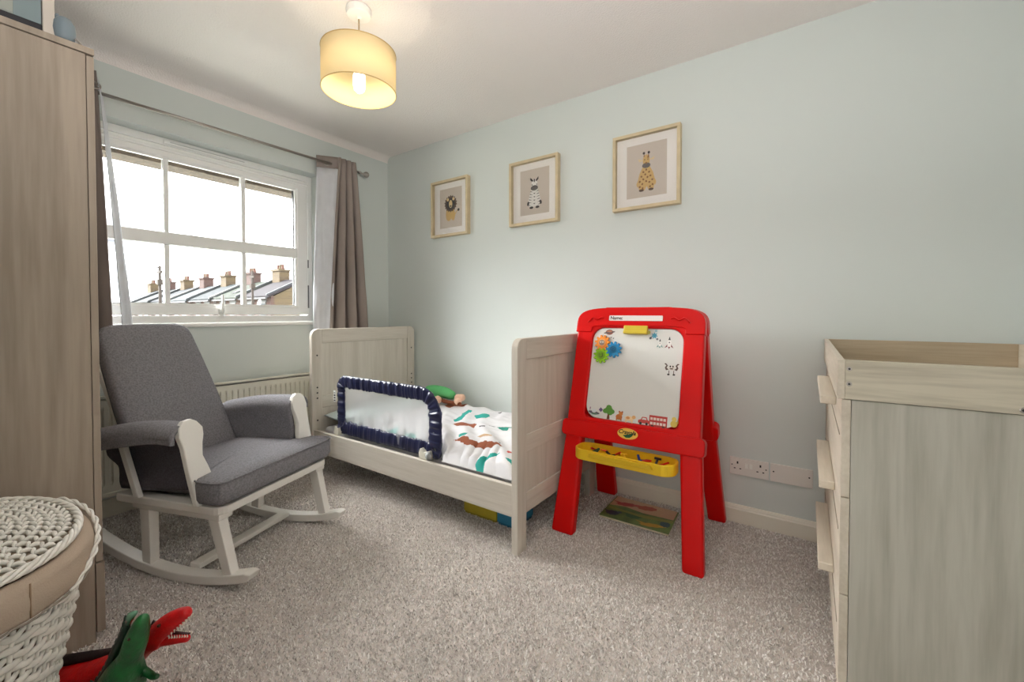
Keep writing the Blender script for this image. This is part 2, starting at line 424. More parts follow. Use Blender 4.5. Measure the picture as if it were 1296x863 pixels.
for z in (1.10, 1.40):
    part('hinge', MB().box(XF - .002, XF + .006, SY1 + .002, SY1 + .012, z, z + .17 if z < 1.2 else z + .06), mat('hinge_grey', (120, 120, 120), .4, metal=.6), W1)
struct('window_sill', MB().box(-.10, .022, WY0 - .03, WY1 + .03, WZ0 - .022, WZ0), M_white, bevel=.006)
# brown soffit board over the glass outside
struct('trim_3', MB().box(-.34, -.19, -2.3, -.4, 1.955, 2.02), mat('brown_lintel', (88, 74, 60), .8, rgb2=(58, 48, 40), vscale=30))

# ------------------------------------------------------------------ radiator
rad = thing('radiator', (.05, -1.33, .11), label='white ribbed panel radiator under the window, behind the rocking chair', cat='radiator')
y0, y1, z0, z1 = -1.96, -.72, .13, .645
pts = []; ny = 37; pit = (y1 - y0 - .04) / ny
for i in range(ny):
    y = y0 + .02 + i * pit
    pts += [(.10, y), (.10, y + pit * .55), (.091, y + pit * .68), (.091, y + pit * .87)]
pts.append((.10, y1 - .02))
m = MB(); nP = len(pts)
zs_ = [z0 + .02, z0 + .055, z0 + .075, z1 - .075, z1 - .055, z1 - .02]
vs = []
for j, z in enumerate(zs_):
    for (x, y) in pts: vs.append((x if 1 < j < 4 else .10, y, z))
m.add(vs, [(j * nP + i, j * nP + i + 1, (j + 1) * nP + i + 1, (j + 1) * nP + i) for j in range(5) for i in range(nP - 1)])
part('front_panel', m, M_rad, rad, smooth=False)
part('back_panel', MB().box(.045, .055, y0, y1, z0, z1 - .01), M_rad, rad)
part('side_cover', MB().box(.045, .104, y0 - .004, y0 + .02, z0 + .01, z1), M_rad, rad, bevel=.005)
part('side_cover', MB().box(.045, .104, y1 - .02, y1 + .004, z0 + .01, z1), M_rad, rad, bevel=.005)
g = MB().box(.045, .104, y0, y1, z1 - .022, z1 - .012).box(.098, .104, y0, y1, z1 - .022, z1)
part('top_grille', g, M_rad, rad, bevel=.002)
part('bottom_edge', MB().box(.096, .104, y0, y1, z0, z0 + .022), M_rad, rad, bevel=.003)
for y in (-1.8, -.9): part('wall_bracket', MB().box(0.001, .05, y - .02, y + .02, .2, .55), M_rad, rad)
part('pipe', MB().tube([(.07, -1.975, 0), (.07, -1.975, .16), (.07, -1.955, .16)], .0075, 8), M_white, rad, smooth=True)

# ------------------------------------------------------------------ curtains and rod
rod = thing('curtain_pole', (.09, -1.2, 2.155), label='thin brushed nickel curtain pole over the window', cat='curtain pole')
part('pole', MB().tube([(.09, -2.08, 2.15), (.09, -.34, 2.165)], .0085, 12), M_nickel, rad and rod, smooth=True)
for yy, sg in ((-.335, 1), (-2.085, -1)):
    f_ = MB().lathe([(.0, -.012), (.012, -.01), (.013, 0), (.008, .012), (.007, .02), (.012, .03), (.02, .04), (.024, .052), (.021, .064), (.012, .073), (0, .076)], (.09, yy, 2.163 if sg > 0 else 2.15), 16, ax=Matrix.Rotation(R(-90 * sg), 3, 'X'))
    part('finial', f_, M_nickel, rod, smooth=True, label='nickel cage ball finial')
for yy in (-.62 + .02, -2.05):
    part('bracket', MB().tube([(0, yy, 2.165), (.09, yy, 2.16)], .006, 8).lathe([(.02, 0), (.02, .008), (.012, .012)], (0, yy, 2.165), 16, ax=Matrix.Rotation(R(90), 3, 'Y')), M_nickel, rod, smooth=True)


def curtain_sheet(name, top, bot, zt, zb, m, root, nu=90, nv=24, noise_amp=.004, seed=0):
    """Cloth between two plan curves (functions u -> (x, y))."""
    def fn(u, v):
        a = top(u); b_ = bot(u); t = v ** .85
        x = a[0] * (1 - t) + b_[0] * t; y = a[1] * (1 - t) + b_[1] * t
        nn = noise.noise(Vector((u * 5 + seed, v * 6, seed))) * noise_amp * (0.3 + v)
        return (x + nn, y, zt * (1 - v) + zb * v)
    return part(name, MB().grid(fn, nu, nv), m, root, smooth=True, solid=.002, recalc=False)


def pleat(y0, y1, x0, amp, n, ph=0):
    return lambda u: (x0 + amp * math.sin(2 * math.pi * n * u + ph), y0 + (y1 - y0) * u + .012 * math.sin(4 * math.pi * n * u))


cr = thing('curtain', (.09, -.5, .9), label='taupe eyelet curtain drawn to the right of the window beside the cot bed', cat='curtain', group='bedroom curtains')
curtain_sheet('cloth', pleat(-.545, -.40, .092, .040, 3.5, 1.2), pleat(-.64, -.27, .095, .040, 3.5, 1.2), 2.215, .88, M_curt, cr)
curtain_sheet('lining', lambda u: (.035 + .09 * u, -.665 + .125 * u), lambda u: (.045 + .085 * u + .008 * math.sin(9 * u), -.715 + .095 * u), 2.13, .88, M_lining, cr, nu=20, noise_amp=.012, seed=4)
curtain_sheet('heading', lambda u: (.033 + .09 * u, -.668 + .125 * u), lambda u: (.035 + .09 * u, -.668 + .125 * u), 2.215, 2.128, M_curt, cr, nu=8, nv=3)
ax = Matrix.Rotation(R(90), 3, 'X') @ Matrix.Identity(3)
dirn = Vector((.14, -.10, 0)).normalized()
q3 = dirn.to_track_quat('Z', 'Y').to_matrix()
part('eyelet', MB().lathe([(.012, -.003), (.022, -.003), (.022, .003), (.012, .003)], (.078, -.612, 2.165), 20, ax=q3, closed=True), M_nickel, cr, smooth=True)
cl = thing('curtain', (.09, -1.95, .9), label='taupe curtain with pale lining at the left of the window, half behind the wardrobe', cat='curtain', group='bedroom curtains')
curtain_sheet('cloth', pleat(-2.03, -1.85, .115, .03, 3.5, .5), pleat(-2.04, -1.80, .12, .035, 3.5, .5), 2.235, .88, M_curt, cl)
curtain_sheet('lining', lambda u: (.06 + .10 * u, -1.825 - .03 * u), lambda u: (.03 + .12 * u + .01 * math.sin(8 * u), -1.70 - .075 * u), 2.20, .88, M_lining, cl, nu=20, noise_amp=.012, seed=9)
part('eyelet', MB().lathe([(.012, -.003), (.022, -.003), (.022, .003), (.012, .003)], (.152, -1.862, 2.16), 20, ax=Matrix.Rotation(R(70), 3, 'Y'), closed=True), M_nickel, cl, smooth=True)

# ------------------------------------------------------------------ pendant lamp
LX, LY = 1.35, -1.24
lamp = thing('pendant_lamp', (LX, LY, RZ), label='lit ceiling pendant with a cream drum shade', cat='lamp')
part('ceiling_rose', MB().lathe([(.0, RZ), (.052, RZ), (.055, RZ - .012), (.050, RZ - .032), (.012, RZ - .036), (.008, RZ - .046), (0, RZ - .046)], (LX, LY, 0), 32), M_white, lamp, smooth=False, bevel=.003)
part('cord', MB().tube([(LX, LY, RZ - .04), (LX, LY, 2.17)], .0035, 8), mat('cord_tan', (170, 150, 120), .6), lamp, smooth=True)
ms = sheer('cream_shade_fabric', (246, 232, 194), .95)
sh = MB(); nn = 64
sh.ring_plate([(LX + .157 * math.cos(2 * math.pi * k / nn), LY + .157 * math.sin(2 * math.pi * k / nn), 2.038) for k in range(nn)],
              [(LX + .1555 * math.cos(2 * math.pi * k / nn), LY + .1555 * math.sin(2 * math.pi * k / nn), 2.038) for k in range(nn)], (0, 0, .170))
SHADE = part('lamp_shade', sh, ms, lamp, smooth=True)
for z in (2.038, 2.208):
    part('rim', MB().tube([(LX + .1568 * math.cos(2 * math.pi * k / nn), LY + .1568 * math.sin(2 * math.pi * k / nn), z) for k in range(nn)], .0022, 6, closed=True), mat('shade_trim', (206, 178, 120), .6), SHADE, smooth=True)
sp = MB()
for k in range(3):
    a = 2 * math.pi * k / 3 + .4; sp.tube([(LX + .02 * math.cos(a), LY + .02 * math.sin(a), 2.165), (LX + .156 * math.cos(a), LY + .156 * math.sin(a), 2.204)], .0015, 6)
part('shade_spider', sp, M_white, SHADE)
part('bulb_holder', MB().lathe([(0, 2.20), (.012, 2.20), (.02, 2.185), (.02, 2.145), (.017, 2.135), (0, 2.135)], (LX, LY, 0), 20), M_white, lamp, smooth=True)
mb_ = mat('lit_bulb', (255, 250, 235), .5, emis=(255, 244, 220), estr=4)
part('bulb', MB().lathe([(0, 2.138), (.016, 2.135), (.022, 2.12), (.026, 2.105), (.026, 2.065), (.022, 2.046), (.012, 2.036), (0, 2.033)], (LX, LY, 0), 24), mb_, lamp, smooth=True, label='glowing white bulb')
pl = bpy.data.lights.new('pendant_glow', 'POINT'); pl.energy = 1.5; pl.color = (1.0, .90, .72); pl.shadow_soft_size = .03
po = bpy.data.objects.new('pendant_glow', pl); po.location = (LX, LY, 1.998); COL.objects.link(po)
pl2 = bpy.data.lights.new('pendant_glow_upper', 'POINT'); pl2.energy = .55; pl2.color = (1.0, .86, .68); pl2.shadow_soft_size = .02
po = bpy.data.objects.new('pendant_glow_upper', pl2); po.location = (LX + .05, LY, 2.16); COL.objects.link(po)

# ================================================================== WARDROBE
wd_ = thing('wardrobe', (.72, -2.35, 0), label='tall pale wood wardrobe at the left edge, seen side on', cat='wardrobe')
X0, X1, YB, YF = .36, 1.124, -2.63, -2.072
part('side_panel', MB().box(X1 - .018, X1, YB, YF, 0, 1.87), WVR, wd_, bevel=.001)
part('side_panel', MB().box(X0, X0 + .018, YB, YF, 0, 1.87), WVR, wd_, bevel=.001)
part('top_panel', MB().box(X0 - .003, X1 + .004, YB, -2.052, 1.872, 1.892), WVR, wd_, bevel=.0015)
part('back_panel', MB().box(X0 + .018, X1 - .018, YB, YB + .008, .05, 1.87), WVR, wd_)
part('base_panel', MB().box(X0 + .018, X1 - .018, YB + .01, YF, .25, .268), WVR, wd_)
part('plinth', MB().box(X0 + .018, X1 - .018, YF - .04, YF - .02, 0, .05), WVR, wd_)
for a, b_ in ((X0 + .001, (X0 + X1) / 2 - .0015), ((X0 + X1) / 2 + .0015, X1 - .001)):
    d = part('door', MB().box(a, b_, YF + .002, YF + .020, .258, 1.868), WVR, wd_, bevel=.0015)
    hx = b_ - .05 if a < .5 else a + .03
    part('handle', MB().box(hx, hx + .02, YF + .020, YF + .045, .95, 1.15), WV, d, bevel=.002)
d = part('drawer', MB().box(X0 + .001, X1 + .002, YF + .002, YF + .023, .03, .252), WVR, wd_, bevel=.0015)
part('handle', MB().box(.6, .86, YF + .023, YF + .048, .19, .21), WV, d, bevel=.002)

# on top of it
bx = thing('storage_box', (.9, -2.38, 1.892), label='grey see-through storage box with a dark base standing on the wardrobe', cat='box')
part('base', MB().box(.66, 1.095, -2.6, -2.158, 1.893, 1.924), mat('dark_navy_plastic', (16, 15, 24), .5), bx, bevel=.003)
part('wall', MB().box(.66, 1.09, -2.6, -2.165, 1.924, 2.24), mat('grey_green_plastic', (150, 155, 146), .4, coat=.3), bx, bevel=.006)
part('panel', MB().box(.9, 1.092, -2.215, -2.160, 1.9245, 2.236), mat('blue_grey_plastic', (118, 135, 138), .4, coat=.3), bx, label='blue-grey end strip')
part('corner_post', MB().box(.9, 1.097, -2.158, -2.132, 1.893, 2.26), mat('cream_post', (206, 196, 184), .6), bx, bevel=.003)
nl = thing('night_light', (1.08, -2.105, 1.892), label='small round blue-grey night light with wire legs on the wardrobe top', cat='light')
part('body', MB().lathe([(0, 0), (.018, .002), (.024, .016), (.027, .038), (.025, .06), (.016, .076), (0, .081)], (1.088, -2.112, 1.893), 24), mat('blue_grey_shell', (124, 138, 146), .45), nl, smooth=True)
part('ear', MB().lathe([(0, 0), (.007, 0), (.004, .012), (0, .014)], (1.086, -2.126, 1.966), 10), mat('blue_grey_shell', (124, 138, 146), .45), nl, smooth=True)
for k in (0, 1): part('wire_leg', MB().tube([(1.10, -2.092 + .005 * k, 1.915), (1.115, -2.078 + .004 * k, 1.893)], .0014, 6), M_nickel, nl)

# ================================================================== DRAWER UNIT WITH CHANGING TRAY
du = thing('changing_table', (3.34, -.55, 0), label='pale wood chest of three drawers with a changing tray on top at the right edge', cat='changing table')
part('side_panel', MB().box(3.0795, 3.62, -1.09, -1.072, 0, .846), WCV, du, bevel=.001)
part('side_panel', MB().box(3.0795, 3.62, -.038, -.02, 0, .846), WCV, du, bevel=.001)
part('back_panel', MB().box(3.61, 3.62, -1.072, -.038, .03, .84), WCV, du)
part('top_panel', MB().box(3.08, 3.62, -1.072, -.038, .828, .846), WCY, du)
part('plinth', MB().box(3.10, 3.115, -1.072, -.038, 0, .11), WCY, du)
for z0, z1 in ((.362, .6015), (.6045, .846), (.118, .3585)):
    d = part('drawer', MB().box(3.060, 3.0785, -1.0895, -.0205, z0, z1), WCY, du, bevel=.0015)
    part('groove', MB().box(3.0585, 3.0602, -1.04, -.07, z1 - .10, z1 - .096), mat('groove_shadow', (150, 140, 122), .8), d)
for zt, dd in ((.815, 0), (.563, 1), (.318, 2)):
    dr = [c for c in du.children if c.name.startswith('drawer')][(1, 0, 2)[dd]]
    part('handle', MB().box(3.022, 3.060, -.86, -.36, zt - .024, zt), WCY, dr, bevel=.003)
T0, T1 = .8475, .943
part('tray_board', MB().box(3.051, 3.066, -1.0935, -.0185, T0, T1), WCY, du, bevel=.0012)
part('tray_board', MB().box(3.0662, 3.6348, -1.0935, -1.078, T0, T1), WCX, du, bevel=.0012)
part('tray_board', MB().box(3.0662, 3.6348, -.034, -.0185, T0, T1), wood('tray_inner', (192, 176, 152), (172, 155, 131), 'x'), du, bevel=.0012)
part('tray_board', MB().box(3.635, 3.65, -1.0935, -.0185, T0, T1), WCY, du, bevel=.0012)
part('tray_base', MB().box(3.0662, 3.6348, -1.0778, -.0342, T0, T0 + .008), WCX, du)
ry = Matrix.Rotation(R(90), 3, 'X')
for x, z, r in ((3.064 + .010, .922, .0056), (3.064 + .010, .885, .0056), (3.357, .857, .0062)):
    sc = part('screw', MB().lathe([(0, 0), (r, 0), (r * .8, .0015), (0, .0015)], (x, -1.0935, z), 16, ax=ry), M_nickel, du)
    part('screw_socket', MB().lathe([(0, .0014), (r * .5, .0014), (r * .5, .0019), (0, .0019)], (x, -1.0935, z), 6, ax=ry), M_black, sc)

# ================================================================== COT BED
bed = thing('cot_bed', (1.15, -.48, 0), label='pale wood cot bed with solid ends in the corner beneath the lion picture', cat='bed')


def bed_end(tag, xi, xo, ya, yb, ztop, zb):
    """xi/xo = faces; ya..yb front to back."""
    pw = .072; s = 1 if xo > xi else -1
    xa, xb = min(xi, xo), max(xi, xo)
    r = .045
    def post(y0, y1, front):
        pts = [(xa, y0, 0), (xa, y1, 0)]
        if front: top = [(xa, y1, ztop)] + [(xa, y0 + r - r * math.sin(R(t)), ztop - r + r * math.cos(R(t))) for t in range(0, 91, 15)]
        else: top = [(xa, y1 - r + r * math.sin(R(t)), ztop - r + r * math.cos(R(t))) for t in range(90, -1, -15)] + [(xa, y0, ztop)]
        return MB().prism(pts + top, (xb - xa, 0, 0))
    p1 = part('post', post(ya, ya + pw, True), WV, bed, bevel=.003)
    p2 = part('post', post(yb - pw, yb, False), WV, bed, bevel=.003)
    m = .004
    part('top_rail', MB().box(xa + .001, xb - .001, ya + pw, yb - pw, ztop - .095, ztop), WY, bed, bevel=.003)
    part('panel', MB().box(xa + .009, xb - .009, ya + pw, yb - pw, zb, ztop - .09), WV, bed)
    part('middle_rail', MB().box(xa + m, xb - m, ya + pw, yb - pw, .435, .515), WY, bed, bevel=.003)
    part('bottom_rail', MB().box(xa + .001, xb - .001, ya + pw, yb - pw, zb, zb + .09), WY, bed, bevel=.003)
    return p1, p2


H1, H2 = bed_end('head', .335, .365, -.905, -.035, .957, .17)
F1, F2 = bed_end('foot', 1.932, 1.965, -.899, -.085, .948, .165)
rx = Matrix.Rotation(R(90), 3, 'Y')
for y, P in ((-.87, H1), (-.068, H2)):
    for z in (.785, .575, .54, .505, .36):
        part('bolt_hole', MB().lathe([(0, 0), (.0055, 0), (.0055, .0012), (0, .0012)], (.3655, y, z), 12, ax=rx), M_black, P)
part('side_rail', MB().box(.365, 1.932, -.897, -.873, .163, .302), WX, bed, bevel=.003)
part('side_rail', MB().box(.365, 1.932, -.105, -.081, .163, .302), WX, bed, bevel=.003)
for k in range(12):
    x = .42 + k * .13
    part('slat', MB().box(x, x + .06, -.873, -.105, .20, .212), WY, bed)
mt = part('mattress', MB().box(.375, 1.925, -.834, -.11, .213, .312), M_sheet, None, bevel=.025, seg=4, cat='mattress', label='white cot mattress under the dinosaur duvet')


# duvet: soft folds, cut-out prints of the cloth carried by its faces
def duvet_z(x, y):
    e_ = max(0.0, (-y - .62) / .25); z = .408 - .062 * min(1, e_) ** 1.6
    fr = min(1, max(0, (-y - .30) / .5))
    u = x * 1.0 + y * .9
    z += (.30 + .9 * fr ** 2) * .020 * math.sin(u * 38 + 3 * noise.noise(Vector((x * 3, y * 3, 1)))) * (.5 + noise.noise(Vector((x * 4, y * 4, 5))))
    rd_ = min(1, max(0, (-y - .66) / .14)); z += rd_ * .013 * abs(math.sin(x * 46 + y * 22 + 2.5 * noise.noise(Vector((x * 6, y * 2, 7)))))
    z += .014 * noise.noise(Vector((x * 5, y * 7, 2))) + .008 * noise.noise(Vector((x * 16, y * 20, 3)))
    if y > -.14: z -= (y + .14) ** 2 * 9
    if x > 1.86: z -= (x - 1.86) ** 2 * 6
    return max(z, .330)


PR = {'teal': [[(1.187, -0.462), (1.179, -0.384), (1.139, -0.324), (1.125, -0.249), (1.161, -0.254), (1.225, -0.386), (1.256, -0.461), (1.219, -0.487)], [(1.266, -0.357), (1.252, -0.315), (1.328, -0.28), (1.356, -0.311), (1.37, -0.366), (1.314, -0.389)], [(1.417, -0.669), (1.482, -0.665), (1.481, -0.698), (1.445, -0.7)], [(1.693, -0.859), (1.706, -0.832), (1.727, -0.808), (1.785, -0.776), (1.767, -0.81), (1.74, -0.841), (1.754, -0.875), (1.748, -0.884), (1.721, -0.882)], [(1.833, -0.813), (1.86, -0.79), (1.898, -0.79), (1.883, -0.824), (1.844, -0.815)]],
      'green': [[(1.526, -0.465), (1.602, -0.421), (1.633, -0.418), (1.603, -0.458), (1.627, -0.502), (1.601, -0.507), (1.566, -0.479)]],
      'brown': [[(1.247, -0.545), (1.256, -0.517), (1.314, -0.498), (1.365, -0.471), (1.401, -0.496), (1.431, -0.559), (1.389, -0.547), (1.326, -0.585)], [(1.442, -0.738), (1.473, -0.722), (1.481, -0.715), (1.52, -0.708), (1.545, -0.729), (1.63, -0.703), (1.686, -0.714), (1.76, -0.72), (1.711, -0.755), (1.565, -0.769), (1.495, -0.747)], [(0.874, -0.216), (0.877, -0.171), (1.007, -0.102), (1.033, -0.188), (0.957, -0.191), (0.954, -0.263)]],
      'tan': [[(1.543, -0.662), (1.554, -0.644), (1.63, -0.64), (1.635, -0.656), (1.6, -0.665), (1.572, -0.675)]],
      'red': [[(1.794, -0.745), (1.793, -0.726), (1.808, -0.721), (1.823, -0.729), (1.809, -0.749)]],
      'dark': [[(1.437, -0.519), (1.467, -0.498), (1.478, -0.512), (1.451, -0.531)], [(1.465, -0.477), (1.508, -0.452), (1.514, -0.471)], [(1.08, -0.147), (1.084, -0.112), (1.109, -0.159)], [(1.708, -0.698), (1.727, -0.702), (1.732, -0.714)], [(1.32, -0.18), (1.321, -0.135), (1.345, -0.191)]],
      'aqua': [[(0.605, -0.827), (0.709, -0.813), (0.801, -0.824), (0.665, -0.846)], [(0.976, -0.773), (1.033, -0.753), (1.044, -0.795), (1.035, -0.842), (0.993, -0.83)], [(1.111, -0.786), (1.201, -0.765), (1.218, -0.814), (1.207, -0.837)]]}
KEYS = ['white', 'teal', 'green', 'brown', 'tan', 'red', 'dark', 'aqua']


def inside(p, poly):
    c = False; n = len(poly)
    for i in range(n):
        (x1, y1), (x2, y2) = poly[i], poly[i - 1]
        if (y1 > p[1]) != (y2 > p[1]) and p[0] < (x2 - x1) * (p[1] - y1) / (y2 - y1) + x1: c = not c
    return c


mb = MB(); NU, NV = 420, 220
front = lambda x: -.836 - .036 * max(0, min(1, (x - 1.468) / .02))
ux0, ux1, vy0, vy1 = .745, 1.926, -.8725, -.107
def quilt(u, v):
    x = ux0 + (ux1 - ux0) * u; yy = vy0 + (vy1 - vy0) * v; fy = front(x); y = max(fy + .002 * v, yy); dd = max(0, y - fy)
    z = duvet_z(x, yy)
    if dd < .035: z -= (1 - dd / .035) ** 2 * (z - .314)
    return x, y, z
mb.grid(quilt, NU, NV)
flat = [(KEYS.index(k), p, min(q[0] for q in p), max(q[0] for q in p), min(q[1] for q in p), max(q[1] for q in p)) for k, l in PR.items() for p in l]
dx_ = (ux1 - ux0) / NU; dy_ = (vy1 - vy0) / NV
for ki, poly, xa, xb, ya, yb in flat:
    for j in range(max(0, int((ya - vy0) / dy_)), min(NV, int((yb - vy0) / dy_) + 2)):
        for i in range(max(0, int((xa - ux0) / dx_)), min(NU, int((xb - ux0) / dx_) + 2)):
            c = (ux0 + (i + .5) * dx_, vy0 + (j + .5) * dy_)
            if inside((c[0] + .004 * noise.noise(Vector((c[0] * 90, c[1] * 90, 0))), c[1] + .004 * noise.noise(Vector((c[0] * 90, c[1] * 90, 9)))), poly): mb.m[j * NU + i] = ki
k = len(mb.v)                      # skirt down the four sides so the quilt has body
per = [(i, 0) for i in range(NU + 1)] + [(NU, j) for j in range(1, NV + 1)] + [(i, NV) for i in range(NU - 1, -1, -1)] + [(0, j) for j in range(NV - 1, 0, -1)]
low = [(mb.v[j * (NU + 1) + i][0], mb.v[j * (NU + 1) + i][1], .3125) for i, j in per]; mb.v += low; n_ = len(per)
for a in range(n_):
    b_ = (a + 1) % n_; ia = per[a][1] * (NU + 1) + per[a][0]; ib = per[b_][1] * (NU + 1) + per[b_][0]
    mb.f.append((ia, k + a, k + b_, ib)); mb.m.append(0)
mb.f.append(tuple(range(k, k + n_))); mb.m.append(0)
cols = [M_sheet, mat('print_teal', (38, 158, 148), .85), mat('print_green', (24, 128, 112), .85), mat('print_brown', (150, 82, 54), .85), mat('print_tan', (196, 164, 130), .85), mat('print_red', (190, 62, 50), .85), mat('print_dark', (70, 66, 72), .85), mat('print_aqua', (120, 198, 190), .85)]
part('duvet', mb, cols, None, smooth=True, cat='duvet', label='rumpled white duvet printed with teal and brown dinosaurs on the cot bed')


def pill(u, v):
    x = .375 + .36 * u; y = -.832 + .72 * v
    q = (math.sin(math.pi * u) * math.sin(math.pi * v)) ** .45 if 0 < u < 1 and 0 < v < 1 else 0
    return x, y, q


mb = MB(); mb.grid(lambda u, v: (pill(u, v)[0], pill(u, v)[1], .385 + .07 * pill(u, v)[2] + .006 * noise.noise(Vector((u * 4, v * 7, 0)))), 30, 50)
mb.grid(lambda u, v: (pill(u, v)[0], pill(u, v)[1], .385 - .065 * pill(u, v)[2]), 30, 50)
part('pillow', mb, mat('pale_aqua_cotton', (214, 226, 226), .9, bump=.2, bscale=80), None, smooth=True, cat='pillow', label='pale pillow against the headboard, behind the bed guard')

# soft toy lying by the wall
toy = thing('plush_toy', (.87, -.16, .41), label='green plush toy with pink paws lying on the duvet by the wall', cat='plush toy')
skin_mesh('body', [((.64, -.17, .47), .034), ((.72, -.165, .475), .046), ((.84, -.16, .468), .043), ((.92, -.165, .452), .03)], [(0, 1), (1, 2), (2, 3)], mat('green_plush', (104, 196, 124), .95, bump=.5, bscale=160), toy)
for a, b_ in (((.79, -.205, .435), (.83, -.235, .427)), ((.93, -.17, .45), (.99, -.16, .450)), ((.95, -.19, .435), (.99, -.2, .428))):
    skin_mesh('paw', [(a, .02), (b_, .03), (tuple(Vector(b_) + (Vector(b_) - Vector(a)) * .35), .022)], [(0, 1), (1, 2)], mat('pink_plush', (236, 196, 170), .95, bump=.4, bscale=160), toy)
skin_mesh('tail', [((.80, -.19, .425), .014), ((.88, -.22, .42), .016), ((1.02, -.20, .415), .012)], [(0, 1), (1, 2)], mat('brown_plush', (126, 70, 44), .95, bump=.5, bscale=160), toy)

# ------------------------------------------------------------------ bed guard
bg = thing('bed_guard', (1.02, -.855, .30), label='navy-edged white net bed guard clipped to the cot side', cat='bed guard')
gx0, gx1, gz0, gz1, gy = .592, 1.445, .332, .655, -.855
loop = []
LP = rrect(gx0, gx1, gz0, gz1, [.13, .055, .02, .02], n=10)
# resample the loop evenly
P = [Vector((p[0], gy, p[2])) for p in LP]; P.append(P[0]); d_ = [0]
for i in range(1, len(P)): d_.append(d_[-1] + (P[i] - P[i - 1]).length)
NL = 420; res = []; i = 0
for k in range(NL):
    t = d_[-1] * k / NL
    while d_[i + 1] < t: i += 1
    res.append(P[i].lerp(P[i + 1], (t - d_[i]) / max(1e-9, d_[i + 1] - d_[i])))
cen = Vector(((gx0 + gx1) / 2, gy, (gz0 + gz1) / 2))
m = MB(); NS = 14; vs = []
for k, p in enumerate(res):
    t = (res[(k + 1) % NL] - res[k - 1]).normalized(); o_ = Vector((-t.z, 0, t.x)); o_ = -o_ if o_.dot(p - cen) < 0 else o_
    s_ = d_[-1] * k / NL
    ru = noise.noise(Vector((s_ * 26, 0, 0))); ru2 = noise.noise(Vector((s_ * 60, 5, 0)))
    bottom = max(0, min(1, (.36 - p.z) / .03)); right = max(0, min(1, (p.x - 1.40) / .04))
    wi = .056 + .008 * ru + .012 * right + .004 * bottom
    for a in range(NS):
        an = 2 * math.pi * a / NS
        c_, s2 = math.cos(an), math.sin(an)
        rad_ = wi * (.36 if c_ > 0 else 1.0 + .14 * ru2)
        vs.append(p + o_ * c_ * rad_ + Vector((0, -1, 0)) * s2 * (.0105 + .005 * ru + .0045 * math.sin(s_ * 120 + 5 * ru2)))
m.add(vs, [(k * NS + a, k * NS + (a + 1) % NS, ((k + 1) % NL) * NS + (a + 1) % NS, ((k + 1) % NL) * NS + a) for k in range(NL) for a in range(NS)])
part('padded_edge', m, M_navy, bg, smooth=True)


def netf(u, v):
    x = gx0 + .01 + (gx1 - gx0 - .02) * u; z = gz0 + .005 + (gz1 - gz0 - .03) * v
    cut = max(0, (u - .86) / .14); z = z - (max(0, v - .7) * .35 * cut)
    y = gy + .010 * noise.noise(Vector((x * 5, z * 7, 0))) + .004 * math.sin(x * 70) * (1 - v) ** 2 + .008 * math.sin(x * 40 + z * 10) * cut
    return x, y, z


part('net_panel', MB().grid(netf, 120, 30), M_mesh, bg, smooth=True, recalc=False)
tg = part('care_tag', MB().box(.552, .578, -.8735, -.8705, .505, .575), mat('tag_white', (236, 236, 232), .6), bg, bevel=.001)
for z, hh in ((.562, .006), (.548, .01), (.532, .008), (.516, .007)):
    part('tag_print', MB().box(.557, .573, -.8742, -.8734, z - hh / 2, z + hh / 2), M_black, tg)
for x0, x1 in ((.575, .615), (1.335, 1.405)):
    cp = part('clamp', MB().prism([(x0, -.885, .303), (x1, -.885, .303), (x1 + .008, -.885, .325), (x1, -.885, .352), ((x0 + x1) / 2, -.885, .34), (x0 + .006, -.885, .358), (x0 - .006, -.885, .33)], (0, .035, 0)), mat('clamp_ivory', (226, 222, 208), .4), bg, bevel=.004)
    if x0 > 1:
        part('clamp_knob', MB().lathe([(0, 0), (.020, 0), (.022, .008), (.012, .014), (.010, .018), (0, .018)], (1.415, -.89, .333), 18, ax=ry), mat('clamp_grey', (150, 152, 152), .4), cp, smooth=True)

# ------------------------------------------------------------------ games under the bed
for x0, x1, rgb, nm, lb in ((1.50, 1.715, (206, 186, 58), 'yellow_card', 'yellow board game box on the carpet under the cot bed'), (1.72, 1.83, (56, 146, 186), 'blue_card', 'blue board game box beside the yellow one under the cot bed')):
    t = thing('game_box', ((x0 + x1) / 2, -.64, 0), label=lb, cat='box')
    part('tray', MB().box(x0 + .004, x1 - .004, -.716, -.56, .0, .05), mat(nm + '_edge', tuple(int(v * .8) for v in rgb), .6), t, bevel=.002)
    part('lid', MB().box(x0, x1, -.72, -.556, .014, .072), mat(nm, rgb, .5, var=.15, vscale=12), t, bevel=.002)

# ================================================================== ROCKING CHAIR (built in its own frame: x forward, y to its left)
ch = thing('rocking_chair', (.855, -1.548, 0), R(19.6), label='grey upholstered nursing rocking chair with a white frame beside the wardrobe', cat='rocking chair')


def cp_(name, mb, m, **k): return part(name, mb, m, ch, world=False, **k)


